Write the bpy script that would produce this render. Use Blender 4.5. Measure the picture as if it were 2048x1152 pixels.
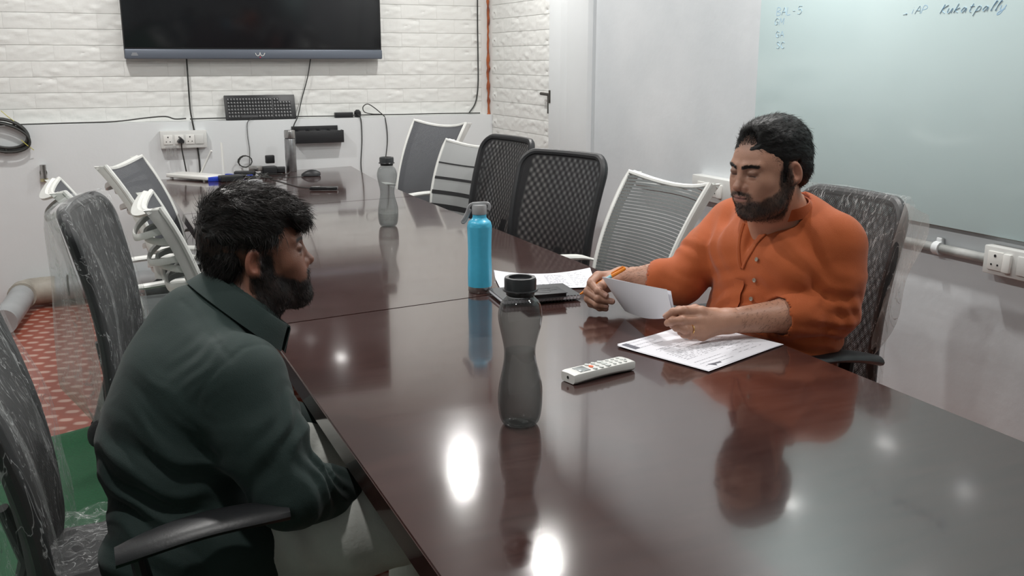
import bpy, bmesh, math, random
import numpy as np
from mathutils import Vector, Matrix, noise
random.seed(7); rng = np.random.default_rng(7)
for o in list(bpy.data.objects): bpy.data.objects.remove(o)
S = bpy.context.scene; COL = S.collection
PI = math.pi
# ---------------------------------------------------------------- camera
FPX = 1930.0
PITCH = math.atan(456/FPX); YAW = math.atan(874/math.hypot(FPX, 456)); CAMH = 1.42
cam = bpy.data.cameras.new('camera'); cam_o = bpy.data.objects.new('camera', cam); COL.objects.link(cam_o)
cam.sensor_width = 36; cam.lens = FPX/2048*36; cam.clip_start = .05
cam_o.location = (0, 0, CAMH); cam_o.rotation_euler = (PI/2-PITCH, 0, -YAW)
S.camera = cam_o
# ---------------------------------------------------------------- world, exposure, lights
w = bpy.data.worlds.new('world'); S.world = w; w.use_nodes = True
w.node_tree.nodes['Background'].inputs[0].default_value = (.8, .86, .95, 1)
w.node_tree.nodes['Background'].inputs[1].default_value = .25
S.view_settings.view_transform = 'Standard'; S.view_settings.look = 'None'
S.view_settings.gamma = 1; S.view_settings.use_curve_mapping = False
S.view_settings.exposure = 0.25
CEIL = 2.6
LAMPS = [(x, y, e) for y, e in ((5.25, 1.0), (4.05, .42), (2.75, 1.1), (1.3, .62)) for x in (.0, 1.98)]
LAMP_W = 15.5
for x, y, e in LAMPS:
    L = bpy.data.lights.new('downlight', 'AREA'); L.shape = 'DISK'; L.size = .105; L.energy = LAMP_W*e; L.color = (1, .98, .95)
    lo = bpy.data.objects.new('downlight', L); lo.location = (x, y, CEIL-.014); COL.objects.link(lo)

# camera-geometry helpers: a pixel of the photo on a given real plane -> a world point
_f = np.array([math.sin(YAW)*math.cos(PITCH), math.cos(YAW)*math.cos(PITCH), -math.sin(PITCH)])
_r = np.array([math.cos(YAW), -math.sin(YAW), 0.]); _u = np.cross(_r, _f); _C = np.array([0, 0, CAMH])
def at(u, v, x=None, y=None, z=None, d=None):
    r = _f*FPX+_r*(u-1024)-_u*(v-576)
    if z is not None: t = (z-_C[2])/r[2]
    elif y is not None: t = (y-_C[1])/r[1]
    elif x is not None: t = (x-_C[0])/r[0]
    else: t = d/FPX
    return _C+r*t
# ---------------------------------------------------------------- materials
def mat(name, col, rough=.5, metal=0, spec=.5, coat=0, noise_amt=0, nscale=8, col2=None, bump=0, bscale=60, attr=None, sheen=0, ior=None, det=4):
    m = bpy.data.materials.new(name); m.use_nodes = True; nt = m.node_tree; N = nt.nodes; Lk = nt.links
    b = N['Principled BSDF']; b.inputs['Roughness'].default_value = rough; b.inputs['Metallic'].default_value = metal
    b.inputs['Specular IOR Level'].default_value = spec; b.inputs['Coat Weight'].default_value = coat; b.inputs['Coat Roughness'].default_value = .05
    if sheen: b.inputs['Sheen Weight'].default_value = sheen
    if ior: b.inputs['IOR'].default_value = ior
    c = (*col, 1); b.inputs['Base Color'].default_value = c
    tc = N.new('ShaderNodeTexCoord')
    src = None
    if attr:
        a = N.new('ShaderNodeVertexColor'); a.layer_name = attr; src = a.outputs[0]
    if noise_amt or col2:
        n = N.new('ShaderNodeTexNoise'); n.inputs['Scale'].default_value = nscale; n.inputs['Detail'].default_value = det
        Lk.new(tc.outputs['Object'], n.inputs['Vector'])
        mx = N.new('ShaderNodeMix'); mx.data_type = 'RGBA'
        cr = N.new('ShaderNodeMapRange'); cr.inputs[1].default_value = .35; cr.inputs[2].default_value = .68
        Lk.new(n.outputs['Fac'], cr.inputs[0]); Lk.new(cr.outputs[0], mx.inputs[0])
        c2 = col2 or tuple(x*(1-noise_amt) for x in col)
        if src:
            Lk.new(src, mx.inputs[6]); mm = N.new('ShaderNodeMix'); mm.data_type = 'RGBA'; mm.blend_type = 'MULTIPLY'; mm.inputs[0].default_value = 1
            Lk.new(src, mm.inputs[6]); mm.inputs[7].default_value = (1-noise_amt,)*3+(1,); Lk.new(mm.outputs[2], mx.inputs[7])
        else:
            mx.inputs[6].default_value = c; mx.inputs[7].default_value = (*c2, 1)
        src = mx.outputs[2]
    if src: Lk.new(src, b.inputs['Base Color'])
    if bump:
        n2 = N.new('ShaderNodeTexNoise'); n2.inputs['Scale'].default_value = bscale; n2.inputs['Detail'].default_value = 5
        Lk.new(tc.outputs['Object'], n2.inputs['Vector'])
        bp = N.new('ShaderNodeBump'); bp.inputs['Strength'].default_value = 1; bp.inputs['Distance'].default_value = bump
        Lk.new(n2.outputs['Fac'], bp.inputs['Height']); Lk.new(bp.outputs[0], b.inputs['Normal'])
    return m
def nodes(m): return m.node_tree.nodes, m.node_tree.links
def math_node(N, Lk, op, a, b=None, c=None):
    n = N.new('ShaderNodeMath'); n.operation = op
    for i, v in enumerate((a, b, c)):
        if v is None: continue
        if isinstance(v, (int, float)): n.inputs[i].default_value = v
        else: Lk.new(v, n.inputs[i])
    return n.outputs[0]
M = {}
M['wall'] = mat('painted_wall', (.76, .79, .80), .6, noise_amt=.07, nscale=1.6, bump=.0006, bscale=30)
M['wall_low'] = mat('scuffed_wall', (.735, .765, .785), .55, col2=(.59, .63, .655), nscale=1.3, bump=.001, bscale=22, det=8)
M['brick'] = mat('foam_brick', (.80, .81, .785), .5, noise_amt=.05, nscale=3, bump=.0016, bscale=38)
M['joint'] = mat('brick_joint', (.78, .785, .765), .6)
M['ceil'] = mat('ceiling_paint', (.75, .76, .77), .8, bump=.0005, bscale=10)
M['white'] = mat('white_plastic', (.78, .78, .75), .35, bump=.0001, bscale=20)
M['offwhite'] = mat('ivory_plastic', (.70, .71, .69), .35, noise_amt=.06, nscale=9)
M['frame_white'] = mat('chair_white_plastic', (.76, .77, .74), .4, noise_amt=.1, nscale=14)
M['black'] = mat('black_plastic', (.016, .017, .019), .42, bump=.0003, bscale=200)
M['blackgloss'] = mat('black_gloss', (.012, .012, .013), .15)
M['screen'] = mat('tv_screen', (.010, .011, .013), .13, spec=.5, noise_amt=.1, nscale=2)
M['bezel'] = mat('tv_bezel', (.13, .15, .185), .4, metal=.3, bump=.0001)
M['steel'] = mat('brushed_steel', (.52, .51, .50), .28, metal=1, noise_amt=.25, nscale=40)
M['darksteel'] = mat('gun_metal', (.42, .42, .43), .3, metal=1, noise_amt=.2, nscale=30)
M['chrome'] = mat('chrome', (.75, .75, .75), .12, metal=1)
M['cable'] = mat('cable_rubber', (.03, .032, .03), .5)
M['bracket'] = mat('aged_iron', (.08, .075, .065), .5, metal=.6, noise_amt=.4, nscale=60)
M['foam'] = mat('orange_foam', (.40, .11, .035), .8, col2=(.17, .045, .025), nscale=18, bump=.004, bscale=40)
M['pipe'] = mat('pvc_pipe', (.42, .44, .45), .45, noise_amt=.2, nscale=7)
M['pipe_joint'] = mat('pvc_elbow', (.45, .42, .36), .5, noise_amt=.35, nscale=12)
M['conduit'] = mat('painted_conduit', (.50, .51, .50), .5, col2=(.27, .28, .27), nscale=9, bump=.001)
M['paper'] = mat('white_paper', (.80, .80, .85), .7, noise_amt=.02, nscale=4)
M['ink'] = mat('printed_ink', (.30, .30, .33), .6)
M['inkbox'] = mat('printed_banner', (.12, .12, .15), .6)
M['seatgrey'] = mat('grey_seat_fabric', (.10, .115, .115), .85, noise_amt=.15, nscale=30, bump=.0006, bscale=300)
M['blackfab'] = mat('black_seat_fabric', (.02, .02, .022), .8, noise_amt=.3, nscale=60, bump=.0006, bscale=300)
M['blue'] = mat('blue_enamel', (.075, .50, .74), .32, noise_amt=.06, nscale=60, bump=.0003, bscale=160)
M['bluebox'] = mat('blue_plastic', (.02, .06, .55), .35)
M['greyplastic'] = mat('grey_plastic', (.36, .37, .38), .4)
M['orange'] = mat('orange_pen_plastic', (.95, .30, .025), .3)
M['pencyan'] = mat('cyan_pen_plastic', (.30, .62, .70), .35)
M['notebook'] = mat('notebook_cover', (.045, .047, .05), .45, bump=.0002, bscale=120)
M['gold'] = mat('gold', (.9, .55, .2), .2, metal=1)
M['ledred'] = mat('red_led', (.6, .02, .06), .4)
M['button'] = mat('shirt_button', (.35, .30, .24), .3)
M['carpet'] = mat('green_carpet', (.008, .135, .045), .95, noise_amt=.3, nscale=120, bump=.004, bscale=400, sheen=.2)
M['trim'] = mat('grey_trim', (.27, .26, .24), .5)
M['orangebtn'] = mat('orange_button', (.85, .16, .05), .4)
M['lcd'] = mat('lcd', (.30, .33, .33), .2)
M['trouser'] = mat('grey_trouser', (.66, .67, .63), .85, noise_amt=.15, nscale=12, bump=.0008, bscale=140)
M['trouser_dark'] = mat('dark_trouser', (.04, .045, .06), .85, noise_amt=.15, nscale=12)
M['shoe'] = mat('black_shoe', (.02, .018, .016), .4)

def wood(name, c1, c2, rough):
    m = mat(name, c1, rough, spec=.5); N, Lk = nodes(m); b = N['Principled BSDF']
    tc = N.new('ShaderNodeTexCoord'); mp = N.new('ShaderNodeMapping'); mp.inputs['Scale'].default_value = (3, 26, 20)
    n = N.new('ShaderNodeTexNoise'); n.inputs['Scale'].default_value = 2.2; n.inputs['Detail'].default_value = 7; n.inputs['Distortion'].default_value = .6
    Lk.new(tc.outputs['Object'], mp.inputs[0]); Lk.new(mp.outputs[0], n.inputs['Vector'])
    mx = N.new('ShaderNodeMix'); mx.data_type = 'RGBA'; mx.inputs[6].default_value = (*c1, 1); mx.inputs[7].default_value = (*c2, 1)
    mr = N.new('ShaderNodeMapRange'); mr.inputs[1].default_value = .3; mr.inputs[2].default_value = .7
    Lk.new(n.outputs['Fac'], mr.inputs[0]); Lk.new(mr.outputs[0], mx.inputs[0]); Lk.new(mx.outputs[2], b.inputs['Base Color'])
    n3 = N.new('ShaderNodeTexNoise'); n3.inputs['Scale'].default_value = 3.; n3.inputs['Detail'].default_value = 6
    Lk.new(tc.outputs['Object'], n3.inputs['Vector'])
    r = N.new('ShaderNodeMapRange'); r.inputs[1].default_value = .3; r.inputs[2].default_value = .75; r.inputs[3].default_value = rough*.8; r.inputs[4].default_value = rough*1.5
    Lk.new(n3.outputs['Fac'], r.inputs[0]); Lk.new(r.outputs[0], b.inputs['Roughness'])
    bp = N.new('ShaderNodeBump'); bp.inputs['Distance'].default_value = .00005; Lk.new(n.outputs['Fac'], bp.inputs['Height']); Lk.new(bp.outputs[0], b.inputs['Normal'])
    return m
M['wood'] = wood('mahogany_lacquer', (.062, .030, .026), (.042, .019, .017), .12)
nodes(M['wood'])[0]['Principled BSDF'].inputs['Coat Weight'].default_value = .55; nodes(M['wood'])[0]['Principled BSDF'].inputs['Coat Roughness'].default_value = .05
M['woodedge'] = wood('mahogany_edge', (.022, .009, .008), (.015, .006, .006), .16)

def mesh_fabric(name, col, pitch, open_, rough=.7, lines=False):
    """woven mesh with real see-through holes (object coordinates)"""
    m = mat(name, col, rough); N, Lk = nodes(m); b = N['Principled BSDF']; out = N['Material Output']
    tc = N.new('ShaderNodeTexCoord'); sx = N.new('ShaderNodeSeparateXYZ'); Lk.new(tc.outputs['Object'], sx.inputs[0])
    k = 2*PI/pitch
    sy = math_node(N, Lk, 'SINE', math_node(N, Lk, 'MULTIPLY', sx.outputs[1], k))
    sz = math_node(N, Lk, 'SINE', math_node(N, Lk, 'MULTIPLY', sx.outputs[2], k))
    v = math_node(N, Lk, 'MULTIPLY', sy, sz) if not lines else sz
    hole = math_node(N, Lk, 'GREATER_THAN', v, open_)
    tr = N.new('ShaderNodeBsdfTransparent'); mx = N.new('ShaderNodeMixShader')
    Lk.new(hole, mx.inputs[0]); Lk.new(b.outputs[0], mx.inputs[1]); Lk.new(tr.outputs[0], mx.inputs[2]); Lk.new(mx.outputs[0], out.inputs[0])
    return m
M['meshblack'] = mesh_fabric('black_mesh', (.012, .012, .014), .0062, .36)
M['meshblack2'] = mesh_fabric('black_mesh_rear', (.012, .012, .014), .0075, .24)
M['meshstripe'] = mesh_fabric('striped_mesh', (.33, .34, .34), .006, .96)
M['meshgrey'] = mesh_fabric('grey_mesh', (.085, .09, .10), .006, .86)
M['meshgrey_open'] = mesh_fabric('grey_line_mesh', (.12, .13, .13), .011, .74, lines=True)

def film(name, tint, dens, rough=.25):
    m = mat(name, tint, rough); N, Lk = nodes(m); b = N['Principled BSDF']; out = N['Material Output']
    tc = N.new('ShaderNodeTexCoord'); mp = N.new('ShaderNodeMapping'); mp.inputs['Scale'].default_value = (5, 16, 3.0)
    Lk.new(tc.outputs['Object'], mp.inputs[0])
    n = N.new('ShaderNodeTexNoise'); n.inputs['Scale'].default_value = 2.4; n.inputs['Detail'].default_value = 4; n.inputs['Distortion'].default_value = 1.4
    Lk.new(mp.outputs[0], n.inputs['Vector'])
    d = math_node(N, Lk, 'ABSOLUTE', math_node(N, Lk, 'SUBTRACT', n.outputs['Fac'], .5))
    ridge = N.new('ShaderNodeMapRange'); ridge.inputs[1].default_value = .013; ridge.inputs[2].default_value = .0; ridge.inputs[3].default_value = dens; ridge.inputs[4].default_value = min(.8, dens+.48)
    Lk.new(d, ridge.inputs[0])
    lw = N.new('ShaderNodeLayerWeight'); lw.inputs[0].default_value = .35
    f = math_node(N, Lk, 'MINIMUM', math_node(N, Lk, 'ADD', ridge.outputs[0], math_node(N, Lk, 'MULTIPLY', lw.outputs['Facing'], .12)), .9)
    bp = N.new('ShaderNodeBump'); bp.inputs['Distance'].default_value = .006; bp.inputs['Strength'].default_value = .8
    Lk.new(n.outputs['Fac'], bp.inputs['Height']); Lk.new(bp.outputs[0], b.inputs['Normal'])
    tr = N.new('ShaderNodeBsdfTransparent'); mx = N.new('ShaderNodeMixShader')
    Lk.new(f, mx.inputs[0]); Lk.new(tr.outputs[0], mx.inputs[1]); Lk.new(b.outputs[0], mx.inputs[2]); Lk.new(mx.outputs[0], out.inputs[0])
    return m
M['film'] = film('plastic_film', (.72, .74, .74), .035)
M['filmthick'] = film('milky_plastic_film', (.60, .60, .58), .38)
def smoky(name, tr_col, body, f):
    m = mat(name, body, .06, spec=.9, coat=.6); N, Lk = nodes(m); b = N['Principled BSDF']; out = N['Material Output']
    tr = N.new('ShaderNodeBsdfTransparent'); tr.inputs[0].default_value = (*tr_col, 1); mx = N.new('ShaderNodeMixShader')
    lw = N.new('ShaderNodeLayerWeight'); lw.inputs[0].default_value = .3
    ff = math_node(N, Lk, 'MINIMUM', math_node(N, Lk, 'ADD', math_node(N, Lk, 'MULTIPLY', lw.outputs['Facing'], .55), f), .95)
    Lk.new(ff, mx.inputs[0]); Lk.new(tr.outputs[0], mx.inputs[1]); Lk.new(b.outputs[0], mx.inputs[2]); Lk.new(mx.outputs[0], out.inputs[0])
    return m
M['smoke'] = smoky('smoky_bottle', (.74, .75, .75), (.11, .115, .115), .20)
M['smoke_clear'] = smoky('smoky_bottle_clear', (.78, .80, .80), (.24, .25, .25), .16)
M['water'] = smoky('water', (.93, .94, .94), (.05, .055, .055), .04)
M['clear'] = smoky('clear_plastic', (.93, .93, .93), (.6, .6, .6), .15)
M['glassboard'] = mat('glass_board', (.62, .77, .78), .12, spec=.5, noise_amt=.03, nscale=1.2)
M['marker'] = mat('blue_marker', (.36, .56, .74), .6)
M['glow'] = bpy.data.materials.new('lamp_diffuser'); M['glow'].use_nodes = True
_b = M['glow'].node_tree.nodes['Principled BSDF']; _b.inputs['Emission Color'].default_value = (1, .98, .95, 1); _b.inputs['Emission Strength'].default_value = 4

def floor_mat():
    m = mat('patterned_vinyl', (.33, .075, .04), .45); N, Lk = nodes(m); b = N['Principled BSDF']
    tc = N.new('ShaderNodeTexCoord'); mp = N.new('ShaderNodeMapping'); mp.inputs['Rotation'].default_value = (0, 0, math.radians(15))
    Lk.new(tc.outputs['Object'], mp.inputs[0]); sx = N.new('ShaderNodeSeparateXYZ'); Lk.new(mp.outputs[0], sx.inputs[0])
    u = math_node(N, Lk, 'SINE', math_node(N, Lk, 'MULTIPLY', sx.outputs[0], 2*PI/.14)); v = math_node(N, Lk, 'SINE', math_node(N, Lk, 'MULTIPLY', sx.outputs[1], 2*PI/.095))
    s2 = math_node(N, Lk, 'MULTIPLY', u, v)
    mr = N.new('ShaderNodeMapRange'); mr.inputs[1].default_value = .15; mr.inputs[2].default_value = .62; Lk.new(s2, mr.inputs[0])
    mx = N.new('ShaderNodeMix'); mx.data_type = 'RGBA'; mx.inputs[6].default_value = (.30, .075, .045, 1); mx.inputs[7].default_value = (.52, .33, .27, 1)
    Lk.new(mr.outputs[0], mx.inputs[0]); Lk.new(mx.outputs[2], b.inputs['Base Color'])
    return m
M['floor'] = floor_mat()
# ---------------------------------------------------------------- object helpers
def link(o, parent=None):
    COL.objects.link(o)
    if parent is not None: o.parent = parent
    return o
def tag(o, label=None, cat=None, group=None, kind=None):
    for k, v in (('label', label), ('category', cat), ('group', group), ('kind', kind)):
        if v: o[k] = v
    return o
def empty(name, loc=(0, 0, 0), rz=0, label=None, cat=None, group=None):
    o = bpy.data.objects.new(name, None); o.location = Vector([float(a) for a in loc]); o.rotation_euler = (0, 0, rz); o.empty_display_size = .05
    link(o); return tag(o, label, cat, group)
def from_arrays(name, V, Fc, m, parent=None, smooth=True, cols=None):
    me = bpy.data.meshes.new(name); V = np.asarray(V, dtype=np.float32)
    me.from_pydata(V.tolist() if len(V) < 60000 else V, [], Fc if isinstance(Fc, list) else Fc.tolist())
    if smooth: me.polygons.foreach_set('use_smooth', [True]*len(me.polygons))
    if cols is not None:
        ca = me.color_attributes.new('Col', 'FLOAT_COLOR', 'POINT'); c4 = np.ones((len(V), 4), np.float32); c4[:, :3] = cols
        ca.data.foreach_set('color', c4.ravel())
    me.materials.append(m if not isinstance(m, str) else M[m]); me.update()
    return link(bpy.data.objects.new(name, me), parent)
class MB:
    """collects shapes into ONE mesh object"""
    def __init__(s): s.bm = bmesh.new()
    def box(s, c, size, rot=None, bevel=0, seg=2):
        r = bmesh.ops.create_cube(s.bm, size=1); vs = r['verts']
        bmesh.ops.scale(s.bm, vec=Vector(size), verts=vs)
        if bevel:
            es = list({e for v in vs for e in v.link_edges})
            rr = bmesh.ops.bevel(s.bm, geom=es, offset=bevel, segments=seg, affect='EDGES', profile=.5)
            vs = list({v for f in rr['faces'] for v in f.verts} | {v for v in vs if v.is_valid})
        if rot is not None: bmesh.ops.rotate(s.bm, cent=(0, 0, 0), matrix=rot, verts=vs)
        bmesh.ops.translate(s.bm, vec=Vector([float(a) for a in c]), verts=vs); return s
    def verts(s, V, Fc):
        vv = [s.bm.verts.new([float(a) for a in v]) for v in V]
        for f in Fc:
            try: s.bm.faces.new([vv[i] for i in f])
            except ValueError: pass
        return s
    def tube(s, pts, rad, n=8, cap=True, closed=False, sq=1.0):
        pts = [Vector([float(a) for a in p]) for p in pts]; k = len(pts)
        rads = rad if hasattr(rad, '__len__') else [rad]*k
        rings = []; prev = None
        for i, p in enumerate(pts):
            if closed: t = pts[(i+1) % k]-pts[i-1]
            else: t = pts[min(i+1, k-1)]-pts[max(i-1, 0)]
            t.normalize()
            if prev is None:
                a = Vector((0, 0, 1)) if abs(t.z) < .9 else Vector((1, 0, 0)); nx = t.cross(a).normalized()
            else: nx = (prev-t*prev.dot(t)).normalized()
            prev = nx; ny = t.cross(nx)
            rings.append([s.bm.verts.new(p+(nx*math.cos(2*PI*j/n)+ny*math.sin(2*PI*j/n)*sq)*rads[i]) for j in range(n)])
        m = k if closed else k-1
        for i in range(m):
            A, B = rings[i], rings[(i+1) % k]
            for j in range(n): s.bm.faces.new((A[j], A[(j+1) % n], B[(j+1) % n], B[j]))
        if cap and not closed:
            s.bm.faces.new(rings[0][::-1]); s.bm.faces.new(rings[-1])
        return s
    def lathe(s, prof, n=32, c=(0, 0, 0), close=True):
        rings = []
        for r, z in prof:
            rings.append([s.bm.verts.new((c[0]+max(r, 1e-5)*math.cos(2*PI*j/n), c[1]+max(r, 1e-5)*math.sin(2*PI*j/n), c[2]+z)) for j in range(n)])
        for A, B in zip(rings, rings[1:]):
            for j in range(n): s.bm.faces.new((A[j], A[(j+1) % n], B[(j+1) % n], B[j]))
        if close:
            s.bm.faces.new(rings[0][::-1]); s.bm.faces.new(rings[-1])
        return s
    def grid(s, P, thick=0):
        """P[i][j] points -> sheet"""
        nv = [[s.bm.verts.new([float(a) for a in p]) for p in row] for row in P]
        fs = []
        for i in range(len(nv)-1):
            for j in range(len(nv[0])-1): fs.append(s.bm.faces.new((nv[i][j], nv[i+1][j], nv[i+1][j+1], nv[i][j+1])))
        if thick:
            bmesh.ops.recalc_face_normals(s.bm, faces=fs); bmesh.ops.solidify(s.bm, geom=fs, thickness=thick)
        return s
    def build(s, name, m, parent=None, smooth=True, angle=35):
        bmesh.ops.recalc_face_normals(s.bm, faces=s.bm.faces)
        me = bpy.data.meshes.new(name); s.bm.to_mesh(me); s.bm.free()
        me.materials.append(M[m] if isinstance(m, str) else m)
        if smooth:
            me.polygons.foreach_set('use_smooth', [True]*len(me.polygons))
            try: me.set_sharp_from_angle(angle=math.radians(angle))
            except Exception: pass
        return link(bpy.data.objects.new(name, me), parent)
def copy_tree(o, parent=None):
    c = o.copy(); COL.objects.link(c); c.parent = parent
    for ch in list(o.children): copy_tree(ch, c)
    return c
def smoothpath(pts, n=6):
    """catmull-rom"""
    P = [np.array(p, float) for p in pts]; P = [2*P[0]-P[1]]+P+[2*P[-1]-P[-2]]; out = []
    for i in range(1, len(P)-2):
        for k in range(n):
            t = k/n; a, b, c, d = P[i-1:i+3]
            out.append(.5*((2*b)+(-a+c)*t+(2*a-5*b+4*c-d)*t*t+(-a+3*b-3*c+d)*t**3))
    out.append(P[-2]); return out
def rotm(ax, deg): return Matrix.Rotation(math.radians(deg), 3, ax)
# ================================================================ THE SETTING
X0, X1, Y0, Y1 = -1.7, 2.5, -2.2, 6.36      # room shell
LEDGE = 6.28; LEDGE_Z = 1.052; DOORX = 2.62
def slab(name, lo, hi, m, kind='structure', bevel=0):
    b = MB(); c = [(a+d)/2 for a, d in zip(lo, hi)]; b.box(c, [d-a for a, d in zip(lo, hi)], bevel=bevel)
    o = b.build(name, m, smooth=bool(bevel)); o['kind'] = kind; return o
slab('floor', (X0-.1, Y0-.1, -.1), (DOORX+.2, Y1+.3, 0), 'floor')
ceil_o = slab('ceiling', (X0-.1, Y0-.1, CEIL), (DOORX+.2, Y1+.3, CEIL+.1), 'ceil')
wb = slab('wall_back', (X0-.1, Y1, 0), (DOORX+.2, Y1+.2, CEIL), 'joint')
slab('wall_back_lower', (X0-.0, LEDGE, 0), (DOORX-.002, Y1-.001, LEDGE_Z), 'wall')
slab('wall_left', (X0-.2, Y0-.1, 0), (X0, Y1, CEIL), 'wall')
slab('wall_front', (X0, Y0-.2, 0), (X1+.1, Y0, CEIL), 'wall')
wr = slab('wall_right', (X1, Y0, 0), (X1+.2, 4.62, CEIL), 'wall_low')
# door recess with frame
slab('trim_1', (2.47, 4.62, 0), (2.8, 4.86, CEIL), 'wall', bevel=.004)
slab('trim_2', (2.50, 4.86, 0), (2.8, 5.00, CEIL), 'wall', bevel=.004)
slab('trim_3', (2.56, 5.00, 0), (2.8, 5.27, CEIL), 'wall', bevel=.004)
door = slab('door_1', (DOORX, 5.272, 0), (DOORX+.04, LEDGE+.078, 2.599), 'joint')
# ---- embossed foam bricks: eight face variants, each brick its own object
BW, BH = .248, .0905
def brick_mesh(seed, w, h, d=.0055):
    r = random.Random(seed); nx, nz = 16, 8
    ridges = [(r.uniform(-.5, .5)*w*.9, r.uniform(-.5, .5)*h*.75, r.uniform(-.6, .6), r.uniform(.02, .05), r.choice((-1, 1, 1))*r.uniform(.0022, .0048)) for _ in range(9)]
    V = []; Fc = []
    for k in range(nz+1):
        for i in range(nx+1):
            x = -w/2+.0003+(w-.0006)*i/nx; z = -h/2+.0015+(h-.0030)*k/nz; e = min(i, nx-i, 1)*min(k, nz-k, 1)
            y = d
            if e:
                for cx, cz, a, ln, am in ridges:
                    u = (x-cx)*math.cos(a)+(z-cz)*math.sin(a); v = -(x-cx)*math.sin(a)+(z-cz)*math.cos(a)
                    y += am*math.exp(-(u/ln)**2-(v/.0075)**2)
                y += .0012*r.uniform(-1, 1)
            else: y -= .0009
            V.append((x, -y, z))
    for k in range(nz):
        for i in range(nx):
            a = k*(nx+1)+i; Fc.append((a, a+1, a+nx+2, a+nx+1))
    base = len(V)
    for x, z in ((-w/2+.0003, -h/2+.001), (w/2-.0003, -h/2+.001), (w/2-.0003, h/2-.001), (-w/2+.0003, h/2-.001)): V.append((x, 0, z))
    c = [0, nx, (nz+1)*(nx+1)-1, nz*(nx+1)]
    rows = [list(range(0, nx+1)), [k*(nx+1)+nx for k in range(nz+1)], list(range((nz+1)*(nx+1)-1, nz*(nx+1)-1, -1)), [k*(nx+1) for k in range(nz, -1, -1)]]
    for q in range(4): Fc.append([base+q, base+(q+1) % 4]+rows[q][::-1])
    me = bpy.data.meshes.new('brick'); me.from_pydata(V, [], Fc)
    me.polygons.foreach_set('use_smooth', [True]*len(me.polygons)); me.materials.append(M['brick']); me.update(); me.set_sharp_from_angle(angle=math.radians(38)); return me
full = [brick_mesh(s, BW, BH) for s in range(8)]; cut_cache = {}
def lay(parent, u0, u1, z0, z1, place, phase=0):
    row = 0; z = z0
    while z < z1-.02:
        hh = min(BH, z1-z); u = u0-(BW*((row*.5+phase) % 1))
        while u < u1-.005:
            a, b = max(u, u0), min(u+BW, u1)
            if b-a > .03:
                if b-a > BW-.002 and hh > BH-.002: me = random.choice(full)
                else:
                    key = (round(b-a, 2), round(hh, 2))
                    if key not in cut_cache: cut_cache[key] = brick_mesh(hash(key) % 97, b-a, hh)
                    me = cut_cache[key]
                o = bpy.data.objects.new('brick', me); place(o, (a+b)/2, z+hh/2+0); link(o, parent)
            u += BW
        z += BH; row += 1
def place_back(o, u, z): o.location = (u, Y1, z)
lay(wb, -1.10, DOORX-.05, LEDGE_Z, 2.599, place_back)
def place_door(o, u, z): o.location = (DOORX, u, z); o.rotation_euler = (0, 0, -PI/2)
lay(door, 5.275, 6.27, .06, 2.30, place_door, .3)
# tower bolt on the door
p = at(1098, 192, x=DOORX-.02); bolt = MB()
bolt.box((DOORX-.02, p[1]-.005, p[2]-.045), (.012, .038, .12), bevel=.002).box((DOORX-.022, p[1]-.04, p[2]-.072), (.008, .034, .04), bevel=.002)
bo = bolt.build('door_bolt', 'bracket', door)
MB().tube([(DOORX-.034, p[1]+.085, p[2]+.012), (DOORX-.034, p[1]-.075, p[2]+.008)], .009, 10).build('bolt_bar', 'bracket', bo)
MB().box((DOORX-.055, p[1]-.092, p[2]-.0), (.02, .02, .075), bevel=.003).build('bolt_keeper', 'bracket', bo)
# ragged orange foam seam in the corner of the door
pts = []; rad = []
for i in range(60):
    z = .95+i*(CEIL-.97)/59
    pts.append((DOORX-.012+random.uniform(-.003, .003), LEDGE+.045+random.uniform(-.004, .004), z)); rad.append(.009+random.uniform(-.003, .004)+(.014 if z < 1.05 else 0))
fo = MB().tube(pts, rad, 8).build('trim_4', 'foam'); fo['kind'] = 'structure'
# glass writing board
bo_ = empty('glass_board', (X1, 2.0, .9), label='pale green glass writing board on the right wall with faint blue handwriting', cat='writing board')
def rel(o, pts): l = o.location; return [(q[0]-l.x, q[1]-l.y, q[2]-l.z) for q in pts]
BY0, BY1, BZ0, BZ1 = .75, 3.20, .905, 2.15; BX = X1-.022
MB().box((BX-X1, (BY0+BY1)/2-2.0, (BZ0+BZ1)/2-.9), (.008, BY1-BY0, BZ1-BZ0), bevel=.0015).build('glass_sheet', 'glassboard', bo_)
MB().box((-.011, (BY0+BY1)/2-2.0, BZ0-.9+.002), (.021, BY1-BY0+.01, .010), bevel=.001).build('bottom_channel', 'trim', bo_)
MB().box((-.006, (BY0+BY1)/2-2.0, .65), (.011, BY1-BY0-.06, 1.15)).build('backing', 'trim', bo_)
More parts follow.
